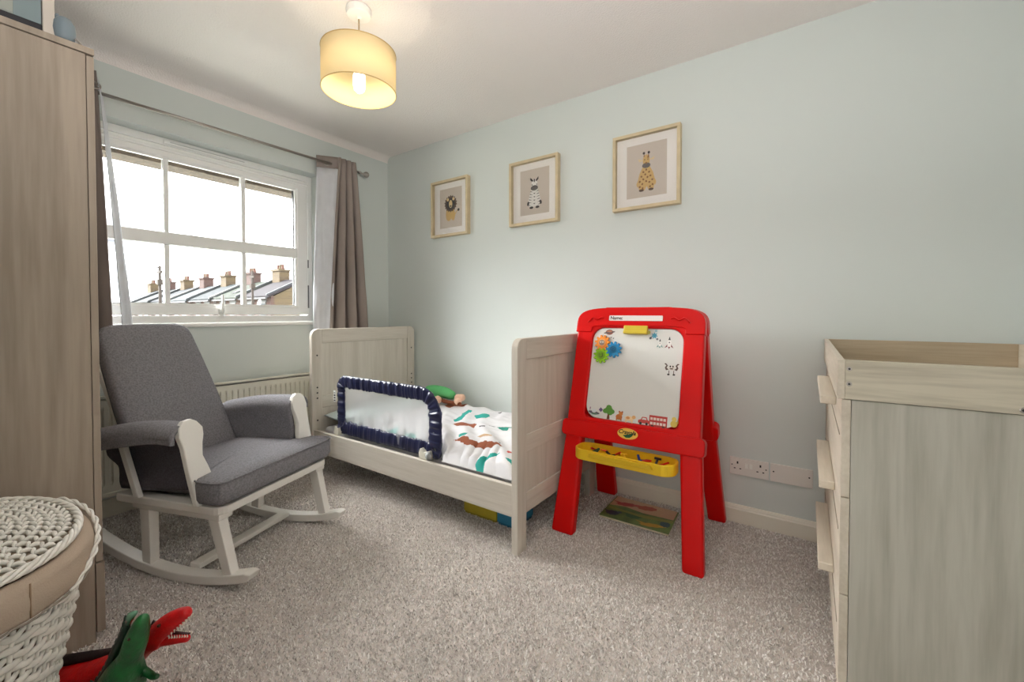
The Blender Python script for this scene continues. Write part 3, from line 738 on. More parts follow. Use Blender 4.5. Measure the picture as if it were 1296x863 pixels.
RR = 1.19
zc = lambda x: x * x / 2 / RR + (.0 if abs(x) < .36 else 0)
for y in (-.259, .259):
    xs = [-.47 + .84 * i / 28 for i in range(29)]
    lo = [(x, y - .025, zc(x) + .001) for x in xs]; hi = [(x, y - .025, zc(x) + .036) for x in xs]
    lo[-1] = (xs[-1] - .012, y - .025, lo[-1][2] + .0); hi[-1] = (xs[-1], y - .025, hi[-1][2] - .010)
    cp_('rocker', MB().prism(lo + hi[::-1], (0, .05, 0)), M_chair, bevel=.004)
    s = 1 if y > 0 else -1; yc = y + .006 * s
    for xb, xt in ((.258, .200), (-.158, -.155)):
        zb = zc(xb) + .03
        b_ = [(xb - .022, y - .018, zb), (xb + .022, y - .018, zb), (xb + .022, y + .018, zb), (xb - .022, y + .018, zb)]
        t_ = [(xt - .026, yc - .02, .276), (xt + .026, yc - .02, .276), (xt + .026, yc + .02, .276), (xt - .026, yc + .02, .276)]
        cp_('leg', MB().hexa(b_, t_), M_chair, bevel=.003)
    cp_('side_rail', MB().box(-.215, .236, y - .03, y + .03, .270, .294), M_chair, bevel=.004)
cp_('stretcher', MB().box(.018, .068, -.236, .236, .030, .052), M_chair, bevel=.004)
fr = rrect(-.29, .255, -.30, .30, [.05, .01, .01, .05], n=5, plane='xy')
fr = [(p[0], p[1], p[2]) for p in rrect(-.29, .255, -.30, .30, [.05, .01, .01, .05], n=5, plane='xz')]
out_ = [(p[0], p[2], .294) for p in fr]
inn_ = [(p[0], p[2], .294) for p in rrect(-.24, .205, -.25, .25, [.03, .01, .01, .03], n=5)]
cp_('seat_frame', MB().ring_plate(out_, inn_, (0, 0, .032)), M_chair, bevel=.005)
cp_('seat_support', MB().box(-.24, .205, -.25, .25, .30, .312), M_chair)


def cushion(outline, z0, z1, crown, tilt=0, n=6, inset=.03):
    """Pad with rounded edges from an outline loop; returns MB."""
    mb = MB(); N_ = len(outline); cx = sum(p[0] for p in outline) / N_; cy = sum(p[1] for p in outline) / N_
    prof = [(1 - .0, z0 + .02), (1.0, z0 + .045)]
    rows = [(.90, z0), (.97, z0 + .006), (1.0, z0 + .022), (1.0, z1 - .022), (.985, z1 - .008), (.95, z1), (.7, z1 + crown * .6), (.4, z1 + crown), (.0001, z1 + crown)]
    vs = []
    for s_, z in rows:
        for p in outline: vs.append((cx + (p[0] - cx) * s_, cy + (p[1] - cy) * s_, z + tilt * (p[0] - cx) * s_))
    fs = [(j * N_ + i, j * N_ + (i + 1) % N_, (j + 1) * N_ + (i + 1) % N_, (j + 1) * N_ + i) for j in range(len(rows) - 1) for i in range(N_)]
    fs += [tuple(range(N_))[::-1], tuple(range((len(rows) - 1) * N_, len(rows) * N_))]
    return mb.add(vs, fs)


ol = [(.272, .28), (.26, .305), (.235, .315), (.16, .312), (.13, .300), (.12, .262), (.10, .25), (-.10, .25), (-.23, .25), (-.24, .24)]
ol = ol + [(x, -y) for x, y in ol[::-1]]
# refine outline
ol2 = []
for i in range(len(ol)):
    a, b_ = ol[i], ol[(i + 1) % len(ol)]
    k = max(1, int(math.hypot(b_[0] - a[0], b_[1] - a[1]) / .03))
    ol2 += [(a[0] + (b_[0] - a[0]) * j / k, a[1] + (b_[1] - a[1]) * j / k) for j in range(k)]
SC = cp_('seat_cushion', cushion(ol2, .327, .422, .012, tilt=.03), M_fab, smooth=True)
pip = [(x * 1.0 + .002, y * 1.002, .4175 + .03 * x) for x, y in ol2]
part('piping', MB().tube(pip, .0035, 6, closed=True), M_fab, SC, world=False, smooth=True)

# reclined back
bx0, bz0, bx1, bz1 = -.262, .36, -.575, 1.0
bd = Vector((bx1 - bx0, 0, bz1 - bz0)); BL = bd.length; bd.normalize(); bn = Vector((bd.z, 0, -bd.x))     # bn faces forward
bo = [(-.2, 0), (.2, 0)]
half = [(.225, 0.0), (.228, .10), (.226, .30), (.215, .50), (.205, BL - .07), (.197, BL - .035), (.175, BL - .012), (.14, BL - .002), (.07, BL)]
outl = half + [(-y, t) for y, t in half[::-1]]
mb = MB(); Nn = len(outl); cy_, ct_ = 0, BL / 2
rows = [(.93, -.030), (.98, -.026), (1.0, -.01), (1.0, .012), (.985, .026), (.95, .034), (.75, .042), (.4, .046), (.001, .047)]
vs = []
for s_, d in rows:
    for y, t in outl:
        q = Vector((bx0, 0, bz0)) + bd * (ct_ + (t - ct_) * s_) + bn * d + Vector((0, y * s_, 0)); vs.append(q)
mb.add(vs, [(j * Nn + i, j * Nn + (i + 1) % Nn, (j + 1) * Nn + (i + 1) % Nn, (j + 1) * Nn + i) for j in range(len(rows) - 1) for i in range(Nn)] + [tuple(range(Nn))[::-1], tuple(range((len(rows) - 1) * Nn, len(rows) * Nn))])
cp_('back_cushion', mb, M_fab, smooth=True)
for s in (-1, 1):
    q = lambda y, t, d: tuple(Vector((bx0, 0, bz0)) + bd * t + bn * d + Vector((0, y * s, 0)))
    cp_('back_upright', MB().hexa([q(.175, -.06, -.06), q(.205, -.06, -.06), q(.205, -.06, -.035), q(.175, -.06, -.035)][::1], [q(.18, BL - .02, -.055), q(.215, BL - .02, -.055), q(.215, BL - .02, -.03), q(.18, BL - .02, -.03)]), M_chair, bevel=.003)
q = lambda y, t, d: Vector((bx0, 0, bz0)) + bd * t + bn * d + Vector((0, y, 0))
cp_('back_rail', MB().hexa([q(-.18, BL - .10, -.055), q(.18, BL - .10, -.055), q(.18, BL - .10, -.032), q(-.18, BL - .10, -.032)], [q(-.18, BL - .03, -.055), q(.18, BL - .03, -.055), q(.18, BL - .03, -.032), q(-.18, BL - .03, -.032)]), M_chair)

for s in (-1, 1):
    # wavy front board of the arm
    prof = [(.256, .322), (.258, .40), (.270, .455), (.284, .50), (.276, .545), (.266, .575), (.264, .605), (.283, .632), (.305, .645), (.334, .641), (.354, .620), (.360, .585), (.352, .545), (.350, .48), (.348, .42), (.342, .322)]
    lx = lambda z: .135 - .075 * (z - .322) / .32
    pl_ = [(lx(z), s * (y - .032), z) for y, z in prof]
    cp_('arm_post', MB().prism(pl_, (.024, 0, .004)), M_chair, bevel=.004)
    # bar under the pad
    cp_('arm_rail', MB().tube([(-.41, s * .285, .555), (-.2, s * .285, .585), (.09, s * .285, .605)], .016, 10), M_chair, smooth=True)
    # slanting side bar
    cp_('side_bar', MB().hexa([(-.175, s * .30 - .010, .325), (-.145, s * .30 - .010, .325), (-.145, s * .30 + .010, .325), (-.175, s * .30 + .010, .325)], [(-.275, s * .30 - .010, .57), (-.245, s * .30 - .010, .57), (-.245, s * .30 + .010, .57), (-.275, s * .30 + .010, .57)]), M_chair, bevel=.003)

    def armf(u, v, s=s):
        x = -.405 + .49 * u
        zt = .572 + .062 * math.sin(min(1, u * 1.15) * math.pi / 2) - .006 * u
        # profile from outer hem over the top to inner hem
        if v < .2: y = .345 - .004 * math.sin(u * 9); z = zt - .045 - (.2 - v) / .2 * (.028 + .008 * math.sin(u * 5))
        elif v < .55:
            a = (v - .2) / .35 * math.pi; y = .2875 + .0575 * math.cos(a); z = zt - .045 + .045 * math.sin(a)
        else:
            t = (v - .55) / .45; hem = .335 + .02 * (1 - u); xs_ = x + .07 * t * (1 - u)
            y = .230 + .014 * math.sin(math.pi * t) * (.4 + .6 * u) + .008 * noise.noise(Vector((u * 5, t * 3, s * 3))); z = (zt - .045) * (1 - t) + hem * t; x = xs_
        if u < .06: k = (.06 - u) / .06; z -= .02 * k * (1 if v < .55 else .2)
        return (x, s * y, z)
    cp_('arm_pad', MB().grid(armf, 40, 44), M_fab, smooth=True, solid=.014, recalc=False)

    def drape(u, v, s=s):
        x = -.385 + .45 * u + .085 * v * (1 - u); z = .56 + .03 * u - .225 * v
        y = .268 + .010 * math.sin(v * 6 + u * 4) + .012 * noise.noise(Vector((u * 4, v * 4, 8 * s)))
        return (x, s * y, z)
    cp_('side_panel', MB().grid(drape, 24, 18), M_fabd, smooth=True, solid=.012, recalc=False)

# ================================================================== PICTURES
def pic(xc, lab):
    t = thing('framed_picture', (xc, 0, 1.647), label=lab, cat='picture', group='nursery animal pictures')
    w_, h_, z0 = .376, .428, 1.647
    for a, (x0, x1, za, zb_) in enumerate(((-w_ / 2, w_ / 2, 0, .018), (-w_ / 2, w_ / 2, h_ - .018, h_), (-w_ / 2, -w_ / 2 + .018, .018, h_ - .018), (w_ / 2 - .018, w_ / 2, .018, h_ - .018))):
        part('frame_side', MB().box(xc + x0, xc + x1, -.038, -.001, z0 + za, z0 + zb_), M_frame, t, bevel=.0015)
    part('mount', MB().box(xc - w_ / 2 + .018, xc + w_ / 2 - .018, -.010, -.006, z0 + .018, z0 + h_ - .018), M_mount, t)
    P_ = part('print', MB().box(xc - .112, xc + .112, -.0112, -.010, z0 + .068, z0 + h_ - .062), M_print, t)
    part('glazing', MB().box(xc - w_ / 2 + .018, xc + w_ / 2 - .018, -.0255, -.024, z0 + .018, z0 + h_ - .018), M_pglass, t)
    return P_, xc, z0 + h_ / 2 - .005


LAY = [0]


def blob(P_, xc, zc_, pts, m, name, y=-.0112, k=1.0):
    LAY[0] += 1
    yy = y - .00025 - .00004 * (LAY[0] % 40)
    return part(name, MB().prism([(xc + p[0] * k * .90, yy, zc_ + p[1] * k * .92) for p in pts], (0, .0003, 0)), m, P_)


def ell(cx, cz, rx_, rz_, n=18, rot=0, jag=0):
    o_ = []
    for i in range(n):
        a = 2 * math.pi * i / n; f = 1 + (jag if i % 2 else -jag)
        x, z = rx_ * math.cos(a) * f, rz_ * math.sin(a) * f
        o_.append((cx + x * math.cos(rot) - z * math.sin(rot), cz + x * math.sin(rot) + z * math.cos(rot)))
    return o_


mB = mat('art_brown', (98, 74, 58), .8); mG = mat('art_gold', (216, 178, 112), .8); mD = mat('art_dark', (52, 44, 42), .8); mW = mat('art_white', (238, 234, 228), .8); mGr = mat('art_grey', (104, 98, 94), .8); mP = mat('art_pale_gold', (232, 206, 152), .8); mS = mat('art_spot', (146, 96, 46), .8)
P_, xc, z_ = pic(.747, 'framed lion picture, nearest the window corner of three on the wall')
k = 1.0
blob(P_, xc, z_, [(-.05, -.005), (.042, -.005), (.052, -.06), (.040, -.098), (.02, -.098), (.006, -.08), (-.008, -.098), (-.032, -.098), (-.05, -.08), (-.056, -.05)], mG, 'lion_body')
blob(P_, xc, z_, [(.045, -.045), (.07, -.02), (.082, -.015), (.082, -.022), (.07, -.03), (.048, -.06)], mG, 'lion_tail'); blob(P_, xc, z_, ell(.088, -.018, .012, .012, 10, 0, .1), mD, 'tail_tuft')
blob(P_, xc, z_, ell(.0, .042, .068, .066, 36, 0, .09), mB, 'lion_mane'); blob(P_, xc, z_, ell(.0, .040, .05, .05, 30, 0, .10), mD, 'mane_shade')
for s in (-1, 1): blob(P_, xc, z_, ell(s * .032, .078, .013, .013), mP, 'lion_ear'); blob(P_, xc, z_, ell(s * .012, .060, .003, .004, 8), mD, 'lion_eye')
blob(P_, xc, z_, ell(0, .040, .019, .032), mP, 'lion_muzzle'); blob(P_, xc, z_, ell(0, .022, .009, .008, 10), mD, 'lion_nose')
P_, xc, z_ = pic(1.497, 'framed zebra picture, the middle one of three on the wall')
blob(P_, xc, z_, [(-.022, .03), (.022, .03), (.04, -.01), (.052, -.05), (.05, -.082), (.038, -.108), (.012, -.108), (0, -.095), (-.012, -.108), (-.038, -.108), (-.05, -.082), (-.052, -.05), (-.04, -.01)], mW, 'zebra_body')
blob(P_, xc, z_, ell(0, .058, .026, .042), mW, 'zebra_head')
for s in (-1, 1):
    blob(P_, xc, z_, [(s * .008, .086), (s * .034, .112), (s * .036, .095), (s * .02, .08)], mD, 'zebra_ear'); blob(P_, xc, z_, ell(s * .02, .058, .004, .005, 8), mD, 'zebra_eye')
    blob(P_, xc, z_, ell(s * .026, -.104, .017, .009, 14), mD, 'zebra_hoof'); blob(P_, xc, z_, ell(s * .054, -.072, .009, .016, 12, s * .3), mD, 'zebra_hand')
    for i in range(6):
        w0 = .016 + .004 * i; zz = .012 - i * .019; blob(P_, xc, z_, [(s * (.010 + .003 * i), zz - .006), (s * (.018 + w0), zz + .003), (s * (.018 + w0), zz - .003)], mD, 'zebra_stripe')
for i in range(4): blob(P_, xc, z_, [(-.009, -.002 - i * .024), (.009, -.002 - i * .024), (0, -.010 - i * .024)], mD, 'zebra_stripe')
blob(P_, xc, z_, ell(0, .034, .031, .019), mGr, 'zebra_muzzle'); blob(P_, xc, z_, [(-.006, .098), (.006, .098), (.004, .076), (-.004, .076)], mD, 'zebra_fringe')
P_, xc, z_ = pic(2.235, 'framed giraffe picture, nearest the changing table of three on the wall')
blob(P_, xc, z_, [(-.022, .03), (.02, .03), (.042, -.01), (.052, -.05), (.052, -.082), (.044, -.115), (.016, -.115), (.004, -.09), (-.012, -.115), (-.042, -.115), (-.052, -.082), (-.052, -.05), (-.042, -.01)], mG, 'giraffe_body')
blob(P_, xc, z_, ell(0, .066, .022, .036), mG, 'giraffe_head')
for s in (-1, 1):
    blob(P_, xc, z_, [(s * .018, .068), (s * .052, .082), (s * .044, .064)], mP, 'giraffe_ear'); blob(P_, xc, z_, [(s * .010, .09), (s * .014, .112), (s * .018, .090)], mS, 'giraffe_horn'); blob(P_, xc, z_, ell(s * .0155, .112, .0075, .0085, 10), mD, 'horn_tip')
    blob(P_, xc, z_, ell(s * .03, -.112, .016, .008, 14), mB, 'giraffe_hoof'); blob(P_, xc, z_, ell(s * .010, .072, .003, .004, 8), mD, 'giraffe_eye'); blob(P_, xc, z_, [(s * .048, -.04), (s * .062, -.07), (s * .056, -.092), (s * .046, -.08)], mG, 'giraffe_arm')
blob(P_, xc, z_, ell(0, .036, .026, .016), mGr, 'giraffe_muzzle')
rs = random.Random(5)
for i, (a, b_) in enumerate(((0, .01), (-.018, -.002), (.018, -.006), (-.006, -.018), (-.03, -.028), (.026, -.03), (.008, -.036), (-.018, -.046), (.038, -.055), (-.04, -.058), (0, -.06), (.02, -.068), (-.024, -.074), (.04, -.085), (-.04, -.09), (.024, -.095), (-.022, -.1), (.0, .05), (.012, .085))):
    blob(P_, xc, z_, ell(a, b_, .006, .007, 6, i), mS, 'giraffe_spot')

# ================================================================== SOCKETS
M_sock = mat('socket_white', (230, 224, 218), .35); M_hole = mat('socket_slot', (40, 36, 36), .6)
t = thing('double_socket', (2.755, 0, .245), label='white double plug socket with two switches, low on the wall beside the easel', cat='socket')
part('faceplate', MB().box(2.670, 2.840, -.011, 0, .244, .330), M_sock, t, bevel=.002)
for c in (2.705, 2.805):
    m = MB(); m.box(c - .0035, c + .0035, -.0116, -.010, .300, .312); m.box(c - .0165, c - .0085, -.0116, -.010, .274, .279); m.box(c + .0085, c + .0165, -.0116, -.010, .274, .279)
    part('pin_holes', m, M_hole, t)
for c in (2.745, 2.764):
    part('switch', MB().box(c - .006, c + .006, -.015, -.010, .284, .308), mat('switch_white', (240, 238, 232), .3), t, bevel=.001)
for c in (2.680, 2.829):
    part('screw', MB().lathe([(0, 0), (.003, 0), (.003, .0008), (0, .0008)], (c, -.011, .293), 10, ax=ry), M_hole, t)
t = thing('blank_plate', (2.93, 0, .245), label='white blank wall plate with two screws, between socket and changing table', cat='wall plate')
part('faceplate', MB().box(2.846, 3.016, -.011, 0, .244, .330), M_sock, t, bevel=.002)
for c in (2.860, 3.002): part('screw', MB().lathe([(0, 0), (.0035, 0), (.0035, .0008), (0, .0008)], (c, -.011, .293), 10, ax=ry), M_hole, t)

# ================================================================== EASEL
es = thing('easel', (2.31, -.32, 0), label='red plastic children\'s easel with a whiteboard and a yellow tray', cat='easel')
SL = .26 / 1.05
nrm = Vector((0, -1, SL)).normalized()


def E_(x, z, off=0.0, back=False):
    p = Vector((x, -.62 + SL * z, z)) + nrm * off
    if back: p = Vector((p.x, -.64 - p.y, p.z))
    return p


def eloop(lp, off, back=False): return [E_(p[0], p[2], off, back) for p in lp]


for back in (False, True):
    sg = -1 if not back else 1
    outer = rrect(1.992, 2.622, .452, 1.078, [.115, .115, .01, .01], n=8); inner = rrect(2.082, 2.527, .548, .988, [.06, .06, .025, .025], n=8)
    outer = [(x + (.004 if x < 2.3 else -.010) * (z - .45) / .6 + 0, y, z + .004 * (1 - abs(x - 2.3) / .32) * (z > .9)) for x, y, z in outer]
    m = MB(); m.ring_plate(eloop(outer, 0, back), eloop(inner, 0, back), tuple((nrm * -.055) if not back else Vector((0, -1 * nrm.y * -.055, nrm.z * -.055))))
    F = part('front_frame' if not back else 'rear_frame', m, M_red, es, bevel=.008, seg=3)
    # hood over the top corners, standing slightly proud
    no, ni = [], []
    for k in range(25):
        a = math.pi * k / 24
        def sup(cx, cz, rx_, rz_, e_): return (cx + rx_ * math.copysign(abs(math.cos(a)) ** e_, math.cos(a)), cz + rz_ * math.sin(a) ** e_)
        no.append(sup(2.303, .962, .314, .125, .42)); ni.append(sup(2.3045, .962, .2295, .034, .3))
    m = MB(); nvec = nrm * .016
    A = [E_(x, z, -.045, back) for x, z in no]; B = [E_(x, z, -.045, back) for x, z in ni]
    A2 = [E_(x, z, .006, back) for x, z in no]; B2 = [E_(x, z, .006, back) for x, z in ni]; q_ = len(A)
    fs = []
    for i in range(q_ - 1): fs += [(i, i + 1, q_ + i + 1, q_ + i), (2 * q_ + i, 3 * q_ + i, 3 * q_ + i + 1, 2 * q_ + i + 1), (i, 2 * q_ + i, 2 * q_ + i + 1, i + 1), (q_ + i, q_ + i + 1, 3 * q_ + i + 1, 3 * q_ + i)]
    fs += [(0, q_, 3 * q_, 2 * q_), (q_ - 1, 3 * q_ - 1, 4 * q_ - 1, 2 * q_ - 1)]
    m.add(A + B + A2 + B2, [f for f in fs]); HOOD = part('hood', m, M_red, F, bevel=.004)
    # legs
    for (xb0, xb1, xt0, xt1) in ((1.970, 2.085, 1.992, 2.082), (2.578, 2.662, 2.540, 2.630)):
        zt = .47
        vb = [E_(xb0, 0.006, 0, back), E_(xb1, 0.006, 0, back), E_(xb1, 0.006, -.05, back), E_(xb0, 0.006, -.05, back)]
        for v in vb: v.z = .002
        vt = [E_(xt0, zt, 0, back), E_(xt1, zt, 0, back), E_(xt1, zt, -.05, back), E_(xt0, zt, -.05, back)]
        m = MB().hexa(vb, vt); part('leg', m, M_red, es, bevel=.012, seg=3)
    # cross bar with rounded ends
    pb = rrect(1.972, 2.642, .450, .528, .022, n=5)
    m = MB().prism(eloop(pb, .010, back), tuple((E_(2, .5, -.06, back) - E_(2, .5, .0, back))))
    part('cross_bar', m, M_red, es, bevel=.006, seg=3)
    pb = rrect(2.084, 2.525, .550, .986, .058, n=6)
    Bd = part('whiteboard' if not back else 'chalkboard', MB().prism(eloop(pb, -.012, back), tuple((E_(2, .5, -.02, back) - E_(2, .5, -.012, back)))), M_board if not back else mat('chalkboard_grey', (70, 74, 72), .7), es)
    if not back: BOARD = Bd; CB = [c for c in es.children if c.name.startswith('cross_bar')][-1]; HD = HOOD
part('top_hinge', MB().box(2.13, 2.46, -.350, -.29, 1.03, 1.089), M_red, es, bevel=.01, seg=3)
# raised squiggles on the hood
for s in (-1, 1):
    pts = [E_(2.303 + s * (.165 + .085 * i / 12), 1.030 + .006 * math.sin(i * .9) - .012 * max(0, i - 8) / 4, .009) for i in range(13)]
    part('squiggle', MB().tube(pts, .004, 8), M_red, HD, smooth=True)
XD = Vector((1, 0, 0)); YD = (E_(2, .6) - E_(2, .5)).normalized()
lab = part('name_strip', MB().prism(eloop(rrect(2.166, 2.430, 1.020, 1.046, .004, n=3), .0065), tuple(nrm * .0016)), mat('label_white', (240, 232, 228), .4), HD)
text_mesh('lettering', 'Name:', .024, E_(2.205, 1.033, .0083), XD, YD, M_black, HD, bold=.0004)
og = ell(2.312, .500, .048, .024, 28)
oval = part('badge', MB().prism([E_(x, z, .0105) for x, z in og], tuple(nrm * .0018)), mat('badge_yellow', (244, 200, 84), .4), CB)
part('badge_swoosh', MB().prism([E_(2.302 + x, .488 + z, .0124) for x, z in ((-.012, .004), (.0, .006), (.02, .012), (.036, .018), (.034, .006), (.022, -.004), (.004, -.006))], tuple(nrm * .0006)), mat('badge_green', (20, 96, 60), .4), CB)
text_mesh('badge_lettering', 'Crayola', .026, E_(2.309, .506, .0132), XD, YD, M_black, CB, shear=.25, bold=.0005)
CL = part('clip', MB().prism(eloop(rrect(2.245, 2.362, .962, .998, .004, n=3), -.010), tuple(nrm * .018)), mat('clip_yellow', (222, 196, 62), .35), es, bevel=.003)
part('clip_lip', MB().prism(eloop(rrect(2.245, 2.362, .958, .972, .004, n=3), -.010), tuple(nrm * .024)), mat('clip_yellow', (222, 196, 62), .35), CL, bevel=.004)


# printed pictures on the board
def sk(name, pts, rgb):
    LAY[0] += 1; o_ = -.0119 + .0003 + .00005 * (LAY[0] % 30)
    return part(name, MB().prism([E_(2.305 + x, .768 + z, o_) for x, z in pts], tuple(nrm * -.0004)), mat('ink_%d_%d_%d' % rgb, rgb, .5), BOARD)


def W_(fu, fv): return (-.2225 + .445 * fu, .220 - .44 * fv)


def mv(pts, c, k=1.0): return [(c[0] + x * k, c[1] + z * k) for x, z in pts]


c = W_(.19, .05); sk('planet', mv(ell(0, 0, .020, .013), c), (140, 84, 66)); sk('planet_ring', mv(ell(0, -.001, .030, .005, 18, .15), c), (96, 84, 84)); sk('planet_band', mv(ell(0, .004, .014, .004), c), (184, 120, 90))
for i in range(4): sk('star', mv(ell(-.012 + .012 * i, -.026 - .004 * (i % 2), .004, .004, 8, 0, .4), c), (110, 110, 104))
c = W_(.67, .065)
for a, b_, r, q in ((-.016, .010, .009, (190, 186, 90)), (.012, -.004, .013, (86, 160, 186)), (.018, .018, .006, (150, 190, 200)), (-.006, -.016, .006, (90, 90, 100)), (.026, -.02, .005, (90, 90, 100))): sk('splash', mv(ell(a, b_, r, r, 14, .3, .3), c), q)
for fu, fv, k, q in ((.76, .16, .75, (70, 140, 134)), (.855, .15, 1.0, (120, 44, 50))):
    c = W_(fu, fv)
    sk('rocket_fins', mv([(-.020, -.022), (-.006, .0), (.006, .0), (.020, -.022), (.006, -.014), (0, -.026), (-.006, -.014)], c, k), q); sk('rocket_body', mv([(-.008, -.016), (-.009, .006), (0, .030), (.009, .006), (.008, -.016)], c, k), (236, 232, 228))
    sk('rocket_nose', mv([(-.0055, .015), (0, .032), (.0055, .015)], c, k), (40, 40, 44)); sk('rocket_window', mv(ell(0, .004, .003, .003, 8), c, k), (60, 60, 70))
c = W_(.895, .40)
sk('monster_body', mv(ell(0, 0, .016, .012), c), (220, 214, 206))
for s in (-1, 1):
    sk('monster_arm', mv([(s * .012, -.008), (s * .024, -.012), (s * .030, .0), (s * .024, .010), (s * .034, .018), (s * .026, .020), (s * .017, .010), (s * .022, .0)], c), (92, 74, 66)); sk('monster_eye', mv(ell(s * .006, .006, .0035, .0045, 8), c), (40, 36, 36)); sk('monster_foot', mv(ell(s * .012, -.030, .006, .004, 8), c), (50, 44, 44))
sk('monster_mouth', mv(ell(0, -.004, .009, .003, 8), c), (90, 66, 60)); sk('monster_leg', mv([(-.012, -.012), (-.009, -.012), (-.009, -.028), (-.012, -.028)], c), (92, 74, 66)); sk('monster_leg', mv([(.009, -.012), (.012, -.012), (.012, -.028), (.009, -.028)], c), (92, 74, 66))
c = W_(.10, .93); sk('saucer', mv(ell(0, -.006, .030, .007, 18, -.1), c), (96, 90, 100)); sk('saucer_dome', mv(ell(.0, .002, .012, .009), c), (214, 220, 222)); sk('saucer_base', mv(ell(.004, -.012, .016, .004), c), (90, 130, 104)); sk('kite', mv([(.024, .010), (.036, .0), (.046, .012), (.034, .022)], c), (104, 84, 130)); sk('antenna', mv([(-.022, .004), (-.024, .018), (-.018, .018), (-.020, .004)], c), (150, 90, 130))
c = W_(.27, .91)
for a, b_, r in ((0, .006, .020), (-.016, .0, .014), (.016, .0, .014), (0, .018, .014), (.006, -.006, .015)): sk('tree_crown', mv(ell(a, b_, r, r * .8), c), (86, 142, 52))
sk('tree_trunk', mv([(-.004, -.014), (.004, -.014), (.008, -.036), (-.007, -.036)], c), (120, 72, 44))
c = W_(.39, .94); sk('bear_body', mv(ell(0, -.006, .016, .013), c), (204, 118, 56)); sk('bear_head', mv(ell(.008, .010, .010, .009), c), (214, 132, 66)); sk('bear_ear', mv(ell(.0, .018, .004, .004, 8), c), (180, 96, 46)); sk('bear_ear', mv(ell(.015, .018, .004, .004, 8), c), (180, 96, 46)); sk('bear_legs', mv([(-.014, -.012), (.014, -.012), (.014, -.022), (.008, -.022), (.006, -.016), (-.006, -.016), (-.008, -.022), (-.014, -.022)], c), (204, 118, 56))
c = W_(.50, .955); sk('cow_body', mv(ell(0, 0, .022, .011), c), (240, 210, 164)); sk('cow_patch', mv(ell(-.006, .002, .009, .006), c), (206, 140, 84)); sk('cow_head', mv(ell(.022, .008, .009, .008), c), (226, 176, 116)); sk('cow_legs', mv([(-.018, -.006), (.018, -.006), (.018, -.020), (.012, -.020), (.010, -.010), (-.010, -.010), (-.012, -.020), (-.018, -.020)], c), (240, 210, 164))
c = W_(.655, .955); sk('car', mv([(-.026, -.012), (-.026, .0), (-.014, .004), (-.008, .016), (.012, .016), (.018, .004), (.026, .0), (.026, -.012)], c), (196, 74, 66)); sk('car_window', mv([(-.010, .004), (-.005, .012), (.009, .012), (.013, .004)], c), (224, 220, 214))
for s in (-1, 1): sk('wheel', mv(ell(s * .014, -.013, .006, .006, 10), c), (50, 46, 46))
c = W_(.80, .945); sk('bus', mv([(-.040, -.024), (-.040, .024), (.040, .024), (.040, -.024)], c), (190, 62, 56))
for r_ in (0, 1):
    for i in range(5): sk('bus_window', mv([(-.035 + .0145 * i, .004 - .020 * r_), (-.035 + .0145 * i, .015 - .020 * r_), (-.024 + .0145 * i, .015 - .020 * r_), (-.024 + .0145 * i, .004 - .020 * r_)], c), (232, 216, 206))
for s in (-1, 1): sk('wheel', mv(ell(s * .024, -.024, .007, .006, 10), c), (50, 46, 46))
c = W_(.955, .93); sk('chick', mv(ell(0, -.008, .015, .014), c), (220, 190, 90)); sk('chick_head', mv(ell(.0, .012, .010, .010), c), (226, 198, 100)); sk('chick_tail', mv([(.010, .0), (.022, .018), (.018, -.006)], c), (206, 176, 80))

# gear magnets stuck on the board
for fu, fv, rgb, nm, lb in ((.125, .175, (246, 150, 60), 'orange', 'orange toy gear with a face, uppermost on the whiteboard'), (.265, .245, (36, 140, 196), 'blue', 'blue toy gear with a spiral, right of the orange one on the whiteboard'), (.125, .315, (150, 206, 40), 'lime', 'lime green toy gear with a smile, lowest on the whiteboard')):
    a, b_ = W_(fu, fv); cx, cz = 2.305 + a, .768 + b_
    ctr = E_(cx, cz, -.0118)
    t = thing('toy_gear', tuple(ctr), label=lb, cat='toy', group='gear magnets on the whiteboard')
    pts = []
    for i in range(11):
        for da, r in ((-.42, .030), (-.20, .041), (.20, .041), (.42, .030)):
            an = 2 * math.pi * (i + da * .9) / 11 + fu; pts.append((r * math.cos(an), r * math.sin(an)))
    gp = part('cog', MB().prism([ctr + XD * x + YD * z for x, z in pts], tuple(nrm * .012)), mat('gear_' + nm, rgb, .25, coat=.4), t, bevel=.0015)
    c2 = ctr + nrm * .012
    part('hub', MB().prism([c2 + XD * x + YD * z for x, z in ell(0, 0, .020, .020, 20)], tuple(nrm * .003)), mat('gear_hub_' + nm, tuple(int(v * .8 + 40) if nm == 'orange' else int(v * .85) for v in rgb), .3), t)
    c3 = ctr + nrm * .0155; dk = mat('gear_ink', (40, 50, 60), .5)
    if nm == 'blue':
        part('spiral', MB().tube([c3 + XD * (.0025 + .0011 * i) * math.cos(i * .8) + YD * (.0025 + .0011 * i) * math.sin(i * .8) for i in range(13)], .0013, 6), dk, t)
    elif nm == 'lime':
        part('smile', MB().tube([c3 + XD * .011 * math.cos(R(a_)) + YD * .011 * math.sin(R(a_)) for a_ in range(-100, 61, 16)], .0013, 6), dk, t)
        for s in (0, 1): part('eye', MB().prism([c3 + XD * x + YD * z for x, z in ell(-.006, -.007 + .011 * s, .002, .0025, 8)], tuple(nrm * .0008)), dk, t)
    else:
        part('face', MB().prism([c3 + XD * x + YD * z for x, z in ell(0, 0, .014, .014, 18)], tuple(nrm * .0006)), mat('gear_face', (150, 130, 120), .4), t)
        for s in (-1, 1):
            part('eye', MB().prism([c3 + nrm * .0007 + XD * x + YD * z for x, z in ell(s * .006, .002, .004, .0035, 10)], tuple(nrm * .0006)), mat('gear_eye', (236, 226, 216), .4), t)

